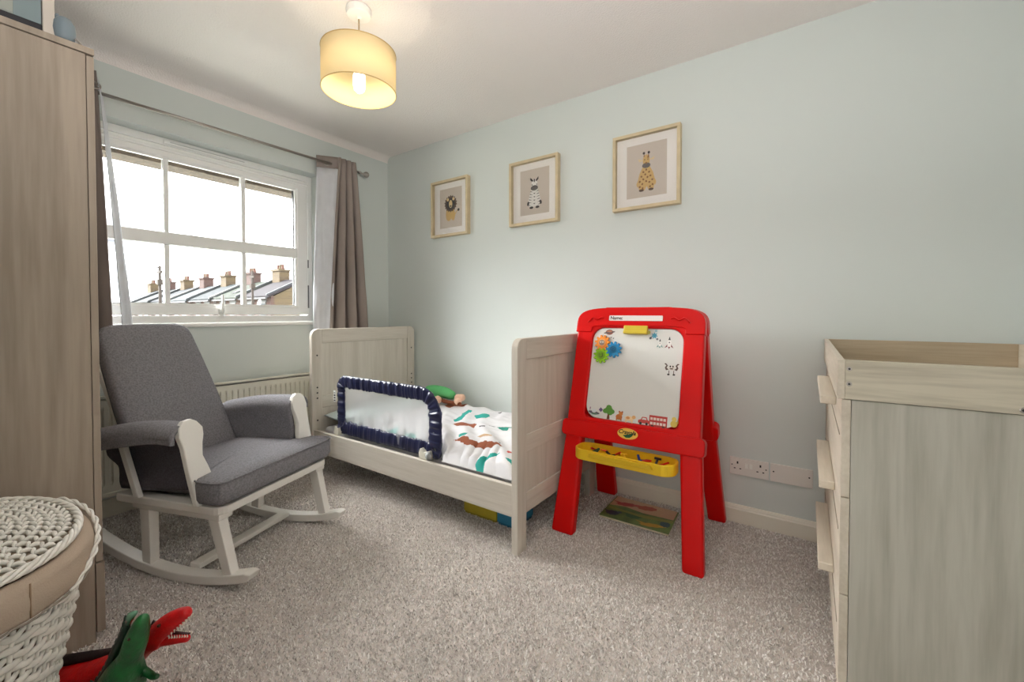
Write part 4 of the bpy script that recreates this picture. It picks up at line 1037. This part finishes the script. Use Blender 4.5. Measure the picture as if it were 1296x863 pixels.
# tray between the legs
ty0, ty1, tx0, tx1, tz0, tz1 = -.600, -.470, 2.075, 2.540, .372, .422
m = MB()
oo = rrect(tx0, tx1, ty0, ty1, [.05, .05, .05, .05], n=6); oo = [(p[0], p[2] - .018 * math.exp(-((p[0] - 2.31) / .17) ** 6) * (p[2] < -.55), tz0) for p in oo]
oi = [(2.3075 + (p[0] - 2.3075) * .965, -.536 + (p[1] + .536) * .88, tz0) for p in oo]
m.ring_plate(oo, oi, (0, 0, tz1 - tz0)); TR = part('tray', m, M_yel, es, bevel=.004)
part('tray_floor', MB().prism([(p[0], p[1], tz0) for p in oi], (0, 0, .006)), M_yel, TR)
part('tray_lip', MB().prism([(2.16, -.614, .395), (2.17, -.624, .418), (2.45, -.624, .418), (2.46, -.614, .395)], (0, .012, 0)), M_yel, TR, bevel=.004)
part('brace', MB().box(2.10, 2.13, -.48, -.15, .440, .456), M_yel, es, bevel=.003)
rs = random.Random(11)
ltr = [('red', (206, 24, 24)), ('dark green', (20, 70, 50)), ('orange', (230, 96, 40)), ('black', (30, 28, 34)), ('red', (190, 20, 30)), ('yellow', (236, 190, 40)), ('blue', (36, 60, 130)), ('red', (214, 36, 30)), ('black', (28, 26, 30)), ('red', (200, 20, 24))]
for i, (nm, rgb) in enumerate(ltr):
    side_ = i < 6
    x = (2.135 + .034 * i) if side_ else (2.375 + .036 * (i - 6)); y = -.518 + .010 * (-1) ** i
    sh = [[(-.010, -.012), (.010, -.012), (.010, -.006), (-.003, -.006), (-.003, .012), (-.010, .012)], [(-.011, -.012), (-.004, -.012), (0, 0), (.004, -.012), (.011, -.012), (.003, .013), (-.003, .013)], [(-.010, .012), (.010, .012), (.010, .006), (.003, .006), (.003, -.012), (-.003, -.012), (-.003, .006), (-.010, .006)]][i % 3]
    an = rs.uniform(0, 6.28); tl = rs.uniform(.2, .7)
    Mx = Matrix.Translation((x, y, .400)) @ Matrix.Rotation(an, 4, 'Z') @ Matrix.Rotation(tl, 4, 'X')
    part('magnetic_letter', MB().prism([Mx @ Vector((a * 1.55, b_ * 1.55, 0)) for a, b_ in sh], tuple(Mx.to_3x3() @ Vector((0, 0, .007)))), mat('letter_' + nm.replace(' ', '_'), rgb, .35), None, bevel=.0015, cat='letter', group='magnetic letters in the easel tray',
         label='small %s plastic magnetic letter in the yellow easel tray, %s' % (nm, ('leftmost of all', 'second from the left', 'third from the left', 'fourth from the left', 'fifth from the left', 'last of the left heap', 'first of the right heap', 'second in the right heap', 'third in the right heap', 'rightmost of all')[i]))

# ================================================================== PICTURE BOOK UNDER THE EASEL
t = thing('picture_book', (2.29, -.24, .012), label='children\'s board book with a colourful animal cover on the carpet under the easel', cat='book')
bk = [(2.118, -.372), (2.462, -.372), (2.448, -.118), (2.112, -.108)]
part('pages', MB().prism([(x, y, .012) for x, y in bk], (0, 0, .009)), mat('page_cream', (226, 214, 188), .7), t, bevel=.001)
CVR = part('cover', MB().prism([(2.29 + (x - 2.29) * 1.012, -.24 + (y + .24) * 1.012, .0212) for x, y in bk], (0, 0, .0015)), mat('cover_green', (120, 150, 84), .35, var=.4, vscale=18), t)


def cv(name, pts, rgb):
    LAY[0] += 1
    part(name, MB().prism([(x, y, .0229 + .00005 * (LAY[0] % 30)) for x, y in pts], (0, 0, .0003)), mat('cover_ink_%d_%d_%d' % rgb, rgb, .35), CVR)


cv('printed_sky', [(2.118, -.235), (2.20, -.215), (2.30, -.235), (2.448, -.225), (2.444, -.120), (2.118, -.110)], (206, 168, 134))
cv('printed_path', [(2.125, -.25), (2.28, -.262), (2.452, -.235), (2.452, -.262), (2.30, -.285), (2.125, -.27)], (150, 150, 78))
for nm, x, y, rx_, ry_, q in (('printed_dinosaur', 2.195, -.185, .055, .022, (176, 66, 66)), ('printed_dinosaur', 2.30, -.170, .05, .026, (184, 84, 66)), ('printed_dinosaur', 2.395, -.185, .035, .024, (150, 110, 112)), ('printed_dinosaur', 2.165, -.315, .034, .026, (36, 52, 76)), ('printed_dinosaur', 2.27, -.290, .04, .026, (52, 104, 62)), ('printed_dinosaur', 2.37, -.335, .055, .018, (206, 160, 58)), ('printed_bush', 2.145, -.135, .02, .014, (46, 72, 52)), ('printed_rock', 2.425, -.29, .024, .030, (52, 84, 96))):
    cv(nm, ell(x, y, rx_, ry_, 18, .25, .08), q)
    if nm == 'printed_dinosaur': cv('printed_head', ell(x + rx_ * .9, y + ry_ * .8, rx_ * .35, ry_ * .45, 12, .3), tuple(min(255, v + 20) for v in q)); cv('printed_tail', [(x - rx_ * .7, y - ry_ * .4), (x - rx_ * 1.5, y + ry_ * .7), (x - rx_ * .6, y + ry_ * .4)], q)

# ================================================================== LAUNDRY BASKET
BX, BY = 1.49, -2.375
bs = thing('laundry_basket', (BX, BY, 0), label='oval white wicker laundry basket with a lid and beige cloth liner, bottom left', cat='basket')
ba = lambda z: (.165 + .137 * (z / .5) ** .85, .115 + .099 * (z / .5) ** .85)
NST = 52
m_in = mat('basket_inner_cloth', (120, 102, 86), .95)
inn = MB().grid(lambda u, v: (BX + (ba(.5 * v)[0] - .014) * math.cos(2 * math.pi * u), BY + (ba(.5 * v)[1] - .014) * math.sin(2 * math.pi * u), .014 + .5 * v), 64, 8)
part('inner_cloth', inn, m_in, bs, smooth=True, recalc=False)
st = MB()
for k in range(NST):
    a = 2 * math.pi * k / NST
    part('stake', MB().tube([(BX + ba(z)[0] * math.cos(a), BY + ba(z)[1] * math.sin(a), z) for z in (.014, .14, .28, .40, .50)], .0042, 6), M_wick, bs, smooth=True)
row = 0; z = .020
while z < .478:
    n = NST * 4; pts = []
    for i in range(n):
        a = 2 * math.pi * i / n
        off = .0048 * math.cos(math.pi * (i / 4.0) + math.pi * row) ; wob = .0016 * math.sin(a * 7 + row * 1.7)
        A_, B_ = ba(z); pts.append((BX + (A_ + off) * math.cos(a), BY + (B_ + off) * math.sin(a), z + wob + .0025 * math.sin(math.pi * i / 4 + row)))
    part('woven_strand', MB().tube(pts, [.0074] * n, 6, closed=True, flat=.42, up=(0, 0, 1)), M_wick, bs, smooth=True)
    row += 1; z += .0158
part('base_disc', MB().prism([(BX + .2 * math.cos(2 * math.pi * k / 40), BY + .135 * math.sin(2 * math.pi * k / 40), .012) for k in range(40)], (0, 0, .006)), M_wick, bs)
LIN = MB().grid(lambda u, v: (BX + (ba(.5)[0] + .012 - .026 * max(0, v - .72) / .28 + .004 * math.sin(v * 5) + .0035 * noise.noise(Vector((math.cos(6.283 * u) * 3, math.sin(6.283 * u) * 3, v * 3)))) * math.cos(2 * math.pi * u),
                             BY + (ba(.5)[1] + .012 - .026 * max(0, v - .72) / .28 + .004 * math.sin(v * 5) + .0035 * noise.noise(Vector((math.cos(6.283 * u) * 3, math.sin(6.283 * u) * 3, v * 3)))) * math.sin(2 * math.pi * u),
                             .474 + .073 * min(1, v * 1.12) - .004 * max(0, v - .9) * 10), 128, 14)
LO = part('cloth_liner', LIN, M_liner, bs, smooth=True, solid=.003, recalc=False)
for aa in (.42, -2.6):
    part('liner_seam', MB().tube([(BX + (ba(.5)[0] + .0165) * math.cos(aa), BY + (ba(.5)[1] + .0165) * math.sin(aa), zz) for zz in (.476, .49, .52, .542)], .0015, 6), mat('seam_brown', (150, 124, 100), .9), LO, smooth=True)
for rr_, zz in ((.020, .470),):
    part('rim_strand', MB().tube([(BX + (ba(.5)[0] + rr_ - .006) * math.cos(2 * math.pi * k / 80), BY + (ba(.5)[1] + rr_ - .006) * math.sin(2 * math.pi * k / 80), zz + .002 * math.sin(k * 2)) for k in range(80)], .0022, 6, closed=True), mat('liner_hem', (150, 140, 128), .9), bs, smooth=True)
for ph in (0, math.pi):        # twisted carrying loop at the right-hand end
    pts = []
    for i in range(60):
        q = i / 59; a = 2.1 - 1.35 * q; tw = i * .5 + ph; o_ = .012 + .010 * math.sin(math.pi * q) ** .6
        pts.append((BX + (ba(.5)[0] + o_ + .003 * math.cos(tw)) * math.cos(a), BY + (ba(.5)[1] + o_ + .003 * math.cos(tw)) * math.sin(a), .556 - .086 * q ** 1.6 + .003 * math.sin(tw)))
    part('handle_strand', MB().tube(pts, .0035, 6), M_wick, bs, smooth=True)
# lid
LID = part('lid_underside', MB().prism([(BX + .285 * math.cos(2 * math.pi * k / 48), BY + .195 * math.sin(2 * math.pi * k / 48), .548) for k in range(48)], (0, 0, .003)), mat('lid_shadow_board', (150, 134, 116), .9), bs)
LA, LB = .300, .210
lz = lambda s: .556 + .016 * (1 - s * s)
for k in range(26):
    a = 2 * math.pi * k / 26
    part('rib', MB().tube([(BX + LA * s * math.cos(a), BY + LB * s * math.sin(a), lz(s) - .002) for s in (.06, .4, .7, .97)], .0038, 6), M_wick, LID, smooth=True)
ring = 0; s = .10
while s < .93:
    a_, b__ = LA * s, LB * s
    per_ = math.pi * (3 * (a_ + b__) - math.sqrt((3 * a_ + b__) * (a_ + 3 * b__))); cnt = max(6, int(per_ / .024)); mb = MB()
    for i in range(cnt):
        t0 = 2 * math.pi * (i + .5 * (ring % 2)) / cnt; dt = 2 * math.pi / cnt * .62; ds = .030 * (1 if ring % 2 else -1)
        pts = []
        for j in range(5):
            q = j / 4 - .5; tt = t0 + dt * 1.25 * q; ss = s + ds * 2 * q
            pts.append((BX + LA * ss * math.cos(tt), BY + LB * ss * math.sin(tt), lz(ss) + .0058 * math.cos(q * math.pi) + .001))
        mb.tube(pts, [.003, .005, .0056, .005, .003], 6, flat=.75, up=(0, 0, 1))
    part('woven_ring', mb, M_wick, LID, smooth=True)
    s += .052; ring += 1
for ph in range(4):
    pts = []
    for i in range(200):
        a = 2 * math.pi * i / 200; tw = i * .25 * 1.0 + ph * math.pi / 2
        tw = 2 * math.pi * 14 * i / 200 + ph * math.pi / 2
        s_ = .965 + .024 * math.cos(tw)
        pts.append((BX + LA * s_ * math.cos(a), BY + LB * s_ * math.sin(a), .560 + .006 * math.sin(tw)))
    part('border_strand', MB().tube(pts, .0042, 6, closed=True), M_wick, LID, smooth=True)

# ================================================================== TOY DINOSAURS
M_dr = mat('dinosaur_red_rubber', (228, 8, 18), .42, bump=.5, bscale=120, coat=.1, rgb2=(196, 6, 12), vscale=24)
M_dg = mat('dinosaur_green_rubber', (10, 104, 44), .32, bump=.5, bscale=110, coat=.4, rgb2=(4, 72, 30), vscale=24)
M_dk = mat('dinosaur_dark_crest', (34, 20, 20), .6, bump=.4, bscale=100)
M_tooth = mat('tooth_ivory', (236, 228, 212), .4)
rd = thing('toy_dinosaur', (1.45, -2.15, 0), label='red toy dinosaur with open toothy jaws, on the carpet behind the green one', cat='toy')
skin_mesh('body', [((1.416, -2.165, .090), (.060, .058)), ((1.333, -2.205, .068), .045), ((1.26, -2.205, .05), .028), ((1.20, -2.215, .038), .014), ((1.489, -2.127, .112), (.052, .05)), ((1.548, -2.098, .150), .040), ((1.598, -2.073, .198), .026), ((1.640, -2.054, .246), .032), ((1.668, -2.040, .270), .029), ((1.695, -2.024, .292), .022), ((1.722, -2.010, .309), .012),
                   ((1.660, -2.045, .232), .018), ((1.692, -2.028, .236), .012), ((1.724, -2.011, .241), .0085),
                   ((1.440, -2.125, .050), .026), ((1.445, -2.118, .016), .014), ((1.475, -2.105, .012), .011), ((1.425, -2.205, .050), .026), ((1.430, -2.210, .016), .014), ((1.460, -2.200, .012), .011), ((1.545, -2.115, .118), .010), ((1.570, -2.115, .096), .008)],
          [(0, 1), (1, 2), (2, 3), (0, 4), (4, 5), (5, 6), (6, 7), (7, 8), (8, 9), (9, 10), (7, 11), (11, 12), (12, 13), (0, 14), (14, 15), (15, 16), (0, 17), (17, 18), (18, 19), (5, 20), (20, 21)], M_dr, rd)
cr_pts = [(1.25, -2.205, .075), (1.333, -2.205, .112), (1.39, -2.178, .140), (1.45, -2.145, .155), (1.51, -2.115, .172), (1.56, -2.09, .195), (1.60, -2.072, .224), (1.63, -2.058, .262)]
m = MB(); m.tube(cr_pts, [.008, .012, .014, .014, .013, .011, .008, .004], 8)
for i in range(22):
    f_ = i / 21 * (len(cr_pts) - 1); a = int(min(f_, len(cr_pts) - 2)); p = Vector(cr_pts[a]).lerp(Vector(cr_pts[a + 1]), f_ - a)
    m.lathe([(.007, 0), (.004, .009), (0, .015)], p, 6)
part('crest', m, M_dk, rd, smooth=True)
jd = Vector((1.722 - 1.660, -2.010 + 2.045, 0)).normalized(); sd = Vector((-jd.y, jd.x, 0))
for s in (-1, 1):
    m = MB()
    for i in range(8):
        f_ = i / 7
        pu = Vector((1.682, -2.033, .256)).lerp(Vector((1.724, -2.009, .297)), f_) + sd * s * (.013 - .007 * f_)
        m.lathe([(.0024, 0), (.0012, -.006), (0, -.009)], pu, 5)
        plo = Vector((1.682, -2.034, .244)).lerp(Vector((1.722, -2.012, .248)), f_) + sd * s * (.010 - .004 * f_)
        m.lathe([(.0022, 0), (.001, .005), (0, .008)], plo, 5)
    part('teeth', m, M_tooth, rd)
    ec = Vector((1.668, -2.040, .284)) + sd * s * .024
    part('eye', MB().lathe([(0, -.004), (.004, -.002), (.004, .002), (0, .004)], ec, 10), mat('dinosaur_eye', (60, 30, 16), .2), rd, smooth=True)
part('mouth_lining', MB().prism([(1.668, -2.044, .246), (1.672, -2.030, .246), (1.718, -2.008, .2475), (1.716, -2.014, .2475)], (0, 0, .003)), mat('mouth_dark', (60, 14, 18), .5), rd)

gd = thing('toy_dinosaur', (1.60, -2.13, 0), label='green toy dinosaur rearing its snout up, on the carpet beside the laundry basket', cat='toy')
skin_mesh('body', [((1.598, -2.132, .090), (.055, .055)), ((1.629, -2.130, .150), (.044, .046)), ((1.655, -2.122, .205), .030), ((1.682, -2.112, .252), .025), ((1.692, -2.106, .288), .027), ((1.700, -2.100, .320), .019), ((1.708, -2.094, .345), .011),
                   ((1.545, -2.158, .078), .042), ((1.48, -2.185, .055), .026), ((1.42, -2.205, .035), .014), ((1.36, -2.222, .022), .007),
                   ((1.620, -2.095, .055), .028), ((1.630, -2.085, .018), .016), ((1.665, -2.078, .013), .013), ((1.612, -2.182, .055), .028), ((1.622, -2.188, .018), .016), ((1.656, -2.186, .013), .013),
                   ((1.690, -2.135, .190), .011), ((1.722, -2.138, .186), .009), ((1.744, -2.134, .196), .007), ((1.665, -2.092, .190), .010), ((1.70, -2.078, .178), .008), ((1.72, -2.075, .186), .006)],
          [(0, 1), (1, 2), (2, 3), (3, 4), (4, 5), (5, 6), (0, 7), (7, 8), (8, 9), (9, 10), (0, 11), (11, 12), (12, 13), (0, 14), (14, 15), (15, 16), (2, 17), (17, 18), (18, 19), (2, 20), (20, 21), (21, 22)], M_dg, gd)
gp_ = [(1.46, -2.195, .085), (1.53, -2.168, .122), (1.575, -2.150, .155), (1.605, -2.140, .195), (1.630, -2.130, .245), (1.655, -2.120, .290), (1.668, -2.115, .325)]
m = MB(); m.tube(gp_, [.005, .008, .009, .010, .010, .010, .006], 8)
for i in range(16):
    f_ = i / 15 * (len(gp_) - 1); a = int(min(f_, len(gp_) - 2)); p = Vector(gp_[a]).lerp(Vector(gp_[a + 1]), f_ - a)
    m.lathe([(.006, 0), (.004, .008), (0, .013)], p + Vector((-.004, -.003, 0)), 6, ax=Matrix.Rotation(R(-40), 3, 'Y'))
part('back_ridge', m, mat('dark_green_ridge', (10, 40, 24), .4, coat=.3), gd, smooth=True)
part('brow_plate', MB().tube([(1.668, -2.116, .318), (1.678, -2.112, .340), (1.690, -2.106, .348)], [.006, .009, .004], 8), mat('pale_green_gloss', (110, 160, 130), .2, coat=.6), gd, smooth=True)
for s in (-1, 1):
    part('eye', MB().lathe([(0, -.004), (.004, 0), (0, .004)], (1.700 + .012 * s * -.4, -2.103 + s * .020, .300), 8), mat('dinosaur_eye', (60, 30, 16), .2), gd, smooth=True)

# ================================================================== OUTSIDE
struct('ground', MB().box(-75, -.6, -40, 60, -3.2, -3.0), mat('street_ground', (186, 186, 180), .9, rgb2=(150, 156, 138), vscale=.4))


def brickmat(name, c1, c2, mort):
    m = bpy.data.materials.new(name); m.use_nodes = True; N = m.node_tree.nodes; L = m.node_tree.links; b = N['Principled BSDF']; b.inputs['Roughness'].default_value = .9
    tc = N.new('ShaderNodeTexCoord'); sx = N.new('ShaderNodeSeparateXYZ'); ad = N.new('ShaderNodeMath'); cx = N.new('ShaderNodeCombineXYZ')
    L.new(tc.outputs['Object'], sx.inputs[0]); L.new(sx.outputs['X'], ad.inputs[0]); L.new(sx.outputs['Y'], ad.inputs[1]); L.new(ad.outputs[0], cx.inputs['X']); L.new(sx.outputs['Z'], cx.inputs['Y'])
    br = N.new('ShaderNodeTexBrick'); br.inputs['Scale'].default_value = 1; br.inputs['Brick Width'].default_value = .45; br.inputs['Row Height'].default_value = .15; br.inputs['Mortar Size'].default_value = .015
    br.inputs['Color1'].default_value = lin(c1); br.inputs['Color2'].default_value = lin(c2); br.inputs['Mortar'].default_value = lin(mort)
    L.new(cx.outputs[0], br.inputs['Vector']); L.new(br.outputs['Color'], b.inputs['Base Color']); return m


bricks = [brickmat('yellow_stock_brick', (82, 68, 45), (69, 56, 39), (88, 76, 59)), brickmat('red_brick', (72, 48, 42), (62, 39, 35), (76, 68, 62)), brickmat('brown_brick', (72, 48, 37), (62, 39, 32), (76, 68, 62))]
roofs = [mat('purple_grey_slate', (49, 45, 48), .8, rgb2=(38, 36, 38), spec=.08, vscale=3), mat('mossy_pale_slate', (60, 63, 57), .85, rgb2=(45, 50, 44), spec=.08, vscale=2.2), mat('grey_slate', (49, 52, 54), .8, rgb2=(38, 42, 43), spec=.08, vscale=3), mat('pale_grey_slate', (60, 64, 65), .8, rgb2=(49, 52, 54), spec=.08, vscale=3), mat('dark_grey_slate', (43, 45, 49), .8, rgb2=(35, 37, 40), spec=.08, vscale=3), mat('weathered_slate', (52, 54, 54), .8, rgb2=(40, 43, 43), spec=.08, vscale=3), mat('dull_slate', (47, 49, 52), .8, rgb2=(38, 40, 42), spec=.08, vscale=3)]
M_trimw = mat('house_white_paint', (92, 92, 90), .6); M_pot = mat('chimney_pot', (84, 54, 42), .8); M_hglass = mat('house_glass', (52, 62, 66), .15)
HW = 3.75
LBL = ['end terrace house with a yellow brick gable and purple-grey roof, rightmost in the window', 'terraced house with a mossy pale roof and skylight, beside the end house', 'terraced house with a grey roof, third from the gable end outside', 'terraced house with a pale grey roof, fourth from the gable end outside', 'terraced house with a dark grey roof, fifth from the gable end outside', 'terraced house with a weathered roof, sixth from the gable end outside', 'terraced house, farthest and leftmost of the row outside']
for i in range(7):
    xa = -24 - HW * i; xb = xa - HW + .02; dy = 10.5 - .045 * HW * i; dz = -.02 * i
    t = thing('terraced_house', ((xa + xb) / 2, dy + 2.2, -3), label=LBL[i], cat='house', group='brick terrace across the street')
    ez, rz_, yr, yb = 2.17 + dz, 3.27 + dz, dy + 2.2, dy + 4.4
    part('front_wall', MB().box(xb, xa, dy, dy + .2, -3, ez), bricks[1 if i % 2 == 0 else 2], t)
    part('gable_wall', MB().prism([(xa - .2, dy + .2, -3), (xa - .2, yb, -3), (xa - .2, yb, ez), (xa - .2, yr, rz_ - .02), (xa - .2, dy + .2, ez)], (.2 if i == 0 else .1, 0, 0)), bricks[0] if i == 0 else bricks[2], t)
    part('back_wall', MB().box(xb, xa - .2, yb - .2, yb, -3, ez), bricks[2], t)
    nx = (rz_ - ez) / 2.2
    part('roof', MB().prism([(xb + .01, dy - .25, ez - .25 * nx), (xb + .01, yr, rz_), (xb + .01, yb + .25, ez - .25 * nx), (xb + .01, yb + .25, ez - .25 * nx + .12), (xb + .01, yr, rz_ + .13), (xb + .01, dy - .25, ez - .25 * nx + .12)], (HW - .02 + (.12 if i == 0 else 0), 0, 0)), roofs[i], t)
    part('gutter', MB().box(xb, xa, dy - .33, dy - .24, ez - .20, ez - .10), mat('dark_gutter', (40, 40, 42), .6) if i % 2 else mat('dark_gutter', (50, 50, 52), .6), t)
    part('party_ridge', MB().prism([(xa - .13, dy - .25, ez - .25 * nx + .1), (xa - .13, yr, rz_ + .12), (xa - .13, yr, rz_ + .26), (xa - .13, dy - .25, ez - .25 * nx + .22)], (.12, 0, 0)), M_trimw if i in (2, 4) else mat('party_lead', (60, 62, 64), .7), t)
    for wx in (.28, .70):
        cxw = xa - HW * wx
        wf = part('window', MB().box(cxw - .42, cxw + .42, dy - .04, dy + .02, .45, 1.80), M_trimw, t)
        part('window_pane', MB().box(cxw - .34, cxw - .03, dy - .06, dy - .03, .55, 1.70).box(cxw + .03, cxw + .34, dy - .06, dy - .03, .55, 1.70), M_hglass, wf)
        part('lintel', MB().box(cxw - .5, cxw + .5, dy - .03, dy, 1.80, 1.92), M_trimw, t)
    if i == 0: part('satellite_dish', MB().lathe([(0, 0), (.22, .05), (.24, .07), (0, .02)], (xa - .7, dy - .3, 1.72), 14, ax=Matrix.Rotation(R(80), 3, 'X')), mat('dish_white', (150, 150, 150), .4), t)
    if i == 1: part('skylight', MB().hexa([(xa - 2.2, dy + .42, ez + .31), (xa - 1.6, dy + .42, ez + .31), (xa - 1.6, dy + .85, ez + .52), (xa - 2.2, dy + .85, ez + .52)], [(xa - 2.2, dy + .40, ez + .39), (xa - 1.6, dy + .40, ez + .39), (xa - 1.6, dy + .83, ez + .60), (xa - 2.2, dy + .83, ez + .60)]), mat('skylight_dark', (34, 40, 42), .2), t)
    if i % 1 == 0 and i < 7:
        cxx = xb + .0
        c = part('chimney', MB().box(cxx + .05, cxx + 1.05, yr - .35, yr + .35, rz_ - .3, rz_ + .72).box(cxx, cxx + 1.10, yr - .42, yr + .42, rz_ + .72, rz_ + .86), bricks[0] if i % 2 == 0 else bricks[1], t)
        for q in range(3): part('chimney_pot', MB().lathe([(0, 0), (.11, 0), (.09, .30), (.11, .34), (0, .34)], (cxx + .25 + .30 * q, yr, rz_ + .86), 10), M_pot if q != 1 else mat('buff_pot', (88, 76, 56), .8), c)
        if i in (0, 2):
            part('aerial', MB().tube([(cxx + .5, yr, rz_ + .8), (cxx + .5, yr, rz_ + 1.75)], .02, 6).tube([(cxx + .1, yr, rz_ + 1.7), (cxx + 1.2, yr, rz_ + 1.7)], .015, 6), mat('aerial_grey', (110, 110, 110), .5), t)
M_pole = mat('creosoted_pole', (50, 42, 36), .9)
for (px_, py_, zt, lb) in ((-22.02, 4.53, 3.32, 'tall dark telegraph pole with wires, leftmost outside the window'), (-20.6, 7.96, 3.26, 'dark telegraph pole in front of the mossy roofed house outside')):
    t = thing('telegraph_pole', (px_, py_, -3), label=lb, cat='pole', group='telegraph poles in the street')
    part('post', MB().tube([(px_, py_, -3), (px_, py_, zt)], [.075, .055], 10), M_pole, t, smooth=True)
    part('crosspiece', MB().box(px_ - .25, px_ + .25, py_ - .05, py_ + .05, zt - .35, zt - .25).box(px_ - .10, px_ + .10, py_ - .10, py_ + .10, zt - .9, zt - .65), M_pole, t)
    if zt > 3.3:
        wr_ = MB()
        for (ex, ey, ez_, sag) in ((-19.5, -1.5, 1.6, .25), (-23.0, -1.2, .9, .5)):
            wr_.tube([(px_ + (ex - px_) * k / 8, py_ + (ey - py_) * k / 8, zt - .05 + (ez_ - zt) * k / 8 - sag * math.sin(math.pi * k / 8)) for k in range(9)], .014, 5)
        wr_.tube([(-22.02 + 1.34 * k / 8, 4.53 + 3.25 * k / 8, 3.25 - .05 * k / 8 - .35 * math.sin(math.pi * k / 8)) for k in range(9)], .009, 5)
        part('wire', wr_, M_pole, t)
toy.location.z += .014
